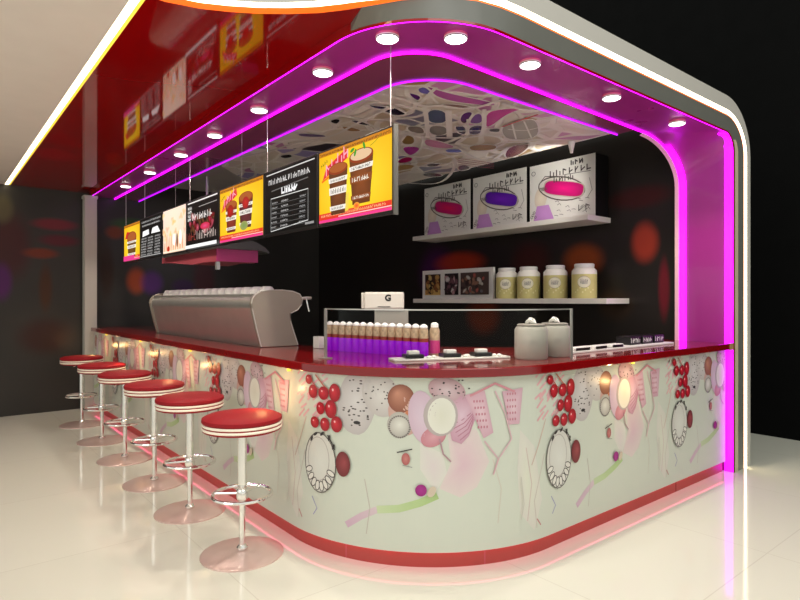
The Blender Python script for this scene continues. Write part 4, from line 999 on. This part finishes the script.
# ------------------------------------------------------------------ shelves and what they hold
def shelf(lab, y0, y1, z, x0=4.71):
    tag(MB().box(x0, XW, y0, y1, z-0.05, z).build('wall_shelf', 'shelf', None, bevel=0.003), lab, 'shelf', 'white wall shelves')
shelf('upper white wall shelf carrying three printed boxes', 3.04, 5.52, 2.19)
shelf('lower white wall shelf carrying jars and photographs', 2.85, 5.51, 1.415)
def gift_box(y0, y1, zt, pill, edge, lab):
    X = 4.87; W = y1-y0; H = zt-2.191
    t = thing('gift_box', lab, 'box', (X+0.11, (y0+y1)/2, 2.191), 'printed boxes on the upper shelf')
    MB().box(X, X+0.215, y0, y1, 2.191, zt).build('carton', 'black', t)
    a = Art(lambda u, v, h: (X-h, y1-u, 2.191+v), 0.0005, 1); rd = random.Random(5)
    a.clip = (0, W, 0, H)
    a.sheet(0, W, 0, H, (228, 225, 217))
    a.oval(W*0.18, H*0.42, W*0.10, H*0.19, (240, 228, 206), (222, 208, 188), rot=-0.15); a.poly([(W*0.06, H*0.015), (W*0.40, H*0.015), (W*0.31, H*0.29), (W*0.12, H*0.29)], (208, 150, 216), (200, 144, 208))
    a.oval(W*0.5, H*0.56, W*0.36, H*0.20, (232, 228, 220), (220, 214, 206), rot=-0.24); a.ring(W*0.5, H*0.53, W*0.36, H*0.19, 0.013, (96, 88, 80), rot=-0.24)
    a.line([(W*0.15, H*0.66), (W*0.25, H*0.78), (W*0.45, H*0.74)], 0.008, (90, 84, 80))
    n = 26; o = []
    for k in range(n):
        q = 2*PI*k/n; sx = math.copysign(abs(math.cos(q))**0.45, math.cos(q)); sy = math.copysign(abs(math.sin(q))**0.6, math.sin(q))
        x, y = W*0.30*sx, H*0.115*sy; o.append((x*math.cos(-0.22)-y*math.sin(-0.22), x*math.sin(-0.22)+y*math.cos(-0.22)))
    a.blob(W*0.54, H*0.52, [(x*1.06, y*1.14) for x, y in o], (232, 226, 214), (196, 186, 170), 2); a.blob(W*0.54, H*0.52, o, pill, edge, 3)
    for k in range(5): a.line([(W*(0.17+0.02*k), H*0.60), (W*(0.21+0.02*k), H*0.54)], 0.006, (90, 82, 78))
    a.marks(W*0.34, W*0.94, H*0.80, H*0.10, (70, 64, 60), w=0.012, rnd=rd); a.marks(W*0.40, W*0.72, H*0.69, H*0.09, (80, 74, 70), w=0.011, rnd=rd); a.marks(W*0.66, W*0.86, H*0.92, H*0.08, (50, 44, 42), w=0.013, rnd=rd)
    a.line([(W*0.55, H*0.745), (W*0.94, H*0.73)], 0.006, (110, 104, 100)); a.ring(W*0.07, H*0.86, W*0.03, H*0.035, 0.006, (120, 114, 110))
    for k in range(16):
        u = W*(0.40+0.5*rd.random()); v = H*(0.08+0.24*rd.random()); a.line([(u, v), (u+0.03, v+0.025*(rd.random()-.3)), (u+0.045, v-0.01)], 0.005, (120, 112, 108))
    for k in range(4): a.ring(W*(0.05+0.02*k), H*(0.10+0.04*(k % 3)), 0.014, 0.012, 0.005, (90, 84, 80), n=8)
    a.line([(W*0.93, H*0.62), (W*0.97, H*0.42), (W*0.9, H*0.3)], 0.006, (140, 134, 128)); a.marks(W*0.78, W*0.92, H*0.16, H*0.10, (90, 84, 80), w=0.009, rnd=rd)
    a.mb.build('printed_front', 'print', t, fix=False)
gift_box(4.675, 5.475, 2.800, (232, 24, 90), (190, 20, 110), 'white printed box with a pink-red window, leftmost on the upper shelf')
gift_box(3.865, 4.635, 2.795, (116, 26, 196), (84, 20, 160), 'white printed box with a purple window in the middle of the upper shelf')
gift_box(3.06, 3.825, 2.785, (238, 20, 130), (196, 20, 110), 'white printed box with a pink window, rightmost and nearest on the upper shelf')
tag(MB().lathe([(0.012, 0.0), (0.030, 0.088), (0.032, 0.096)], 16, (4.31, 2.94, 2.668)).build('spotlight_cone', 'white', None, smooth=True), 'small white cone spotlight at the ceiling edge above the rightmost printed box', 'lamp')
d = bpy.data.lights.new('cone_beam', 'SPOT'); d.energy = 24; d.spot_size = math.radians(120); d.spot_blend = 0.8; d.color = (1, 0.97, 0.92); d.shadow_soft_size = 0.04
lo = bpy.data.objects.new('cone_beam', d); C.objects.link(lo); lo.location = (4.28, 2.97, 2.64)
lo.rotation_euler = (Vector((4.95, 4.9, 2.2))-lo.location).to_track_quat('-Z', 'Y').to_euler()

# photo stand
ph = thing('photo_stand', 'white stand with three photographs at the left of the lower shelf', 'photo frame', (4.87, 4.9, 1.416))
MB().box(4.85, 4.88, 4.31, 5.49, 1.416, 1.765).build('frame', 'white', ph)
pa = Art(lambda u, v, h: (4.85-h, 5.49-u, 1.416+v), 0.0005, 1); rd = random.Random(4)
for (u0, u1, base, pal) in [(0.05, 0.33, (60, 34, 22), [(206, 160, 90), (30, 20, 16), (150, 90, 50), (220, 190, 120)]), (0.42, 0.65, (30, 22, 24), [(190, 150, 150), (120, 80, 90), (220, 210, 206), (60, 40, 44)]), (0.70, 1.14, (74, 60, 54), [(150, 110, 90), (196, 190, 180), (60, 40, 40), (170, 90, 80), (110, 110, 110)])]:
    pa.clip = (u0, u1, 0.045, 0.30); pa.sheet(u0, u1, 0.045, 0.30, base)
    if u0 < 0.1: pa.sheet(u0, u1, 0.045, 0.11, (214, 176, 100))
    for k in range(26):
        c = rd.choice(pal); pa.oval(u0+(u1-u0)*(0.1+0.8*rd.random()), 0.07+0.2*rd.random(), 0.02+0.03*rd.random(), 0.015+0.02*rd.random(), c, tuple(x*0.8 for x in c), rot=rd.random()*3, n=9, rings=1)
pa.mb.build('photographs', 'print', ph, fix=False)

# jars
def make_jar():
    t = thing('storage_jar', '', 'jar', (0, 0, 0), 'jars on the lower shelf', local=True)
    MB().lathe([(0.112, 0), (0.118, 0.008), (0.118, 0.23)], 28).build('filling', 'jar_fill', t, smooth=True)
    MB().lathe([(0.118, 0.2302), (0.116, 0.265), (0.095, 0.29), (0.085, 0.294)], 28).build('body', 'jar_white', t, smooth=True)
    MB().lathe([(0.092, 0.2942), (0.094, 0.325), (0.088, 0.332), (0, 0.333)], 24).build('lid', 'white', t, smooth=True)
    a = Art(lambda u, v, h: (0.1185*math.cos(u)+h*math.cos(u), 0.1185*math.sin(u)+h*math.sin(u), v), 0.0005, 1)
    c = PI*1.18
    a.oval(c, 0.155, 0.52, 0.055, (240, 236, 216), (230, 224, 196), rot=0.0); a.ring(c, 0.155, 0.52, 0.055, 0.004, (160, 150, 110))
    a.marks(c+0.30, c-0.30, 0.155, 0.03, (60, 60, 60), w=0.01) if False else a.marks(c-0.27, c+0.27, 0.158, 0.045, (60, 58, 56), w=0.014, dens=0.4)
    for k in range(8): a.oval(c-0.7+0.2*k, 0.06+0.02*(k % 3), 0.06, 0.01, (236, 228, 170), n=8, rings=1)
    a.mb.build('jar_label', 'print', t, fix=False); return t
j0 = make_jar()
for k, (y, lab) in enumerate([(4.16, 'leftmost white-lidded jar, next to the photo stand'), (3.865, 'second white-lidded jar from the left on the lower shelf'), (3.53, 'third white-lidded jar from the left on the lower shelf'), (3.20, 'rightmost white-lidded jar at the end of the row')]):
    o = j0 if k == 0 else copy_tree(j0, (4.9, y, 1.4155)); o.location = (4.9, y, 1.4155); o['label'] = lab

for o in bpy.data.objects:
    if '_w' in o: del o['_w']
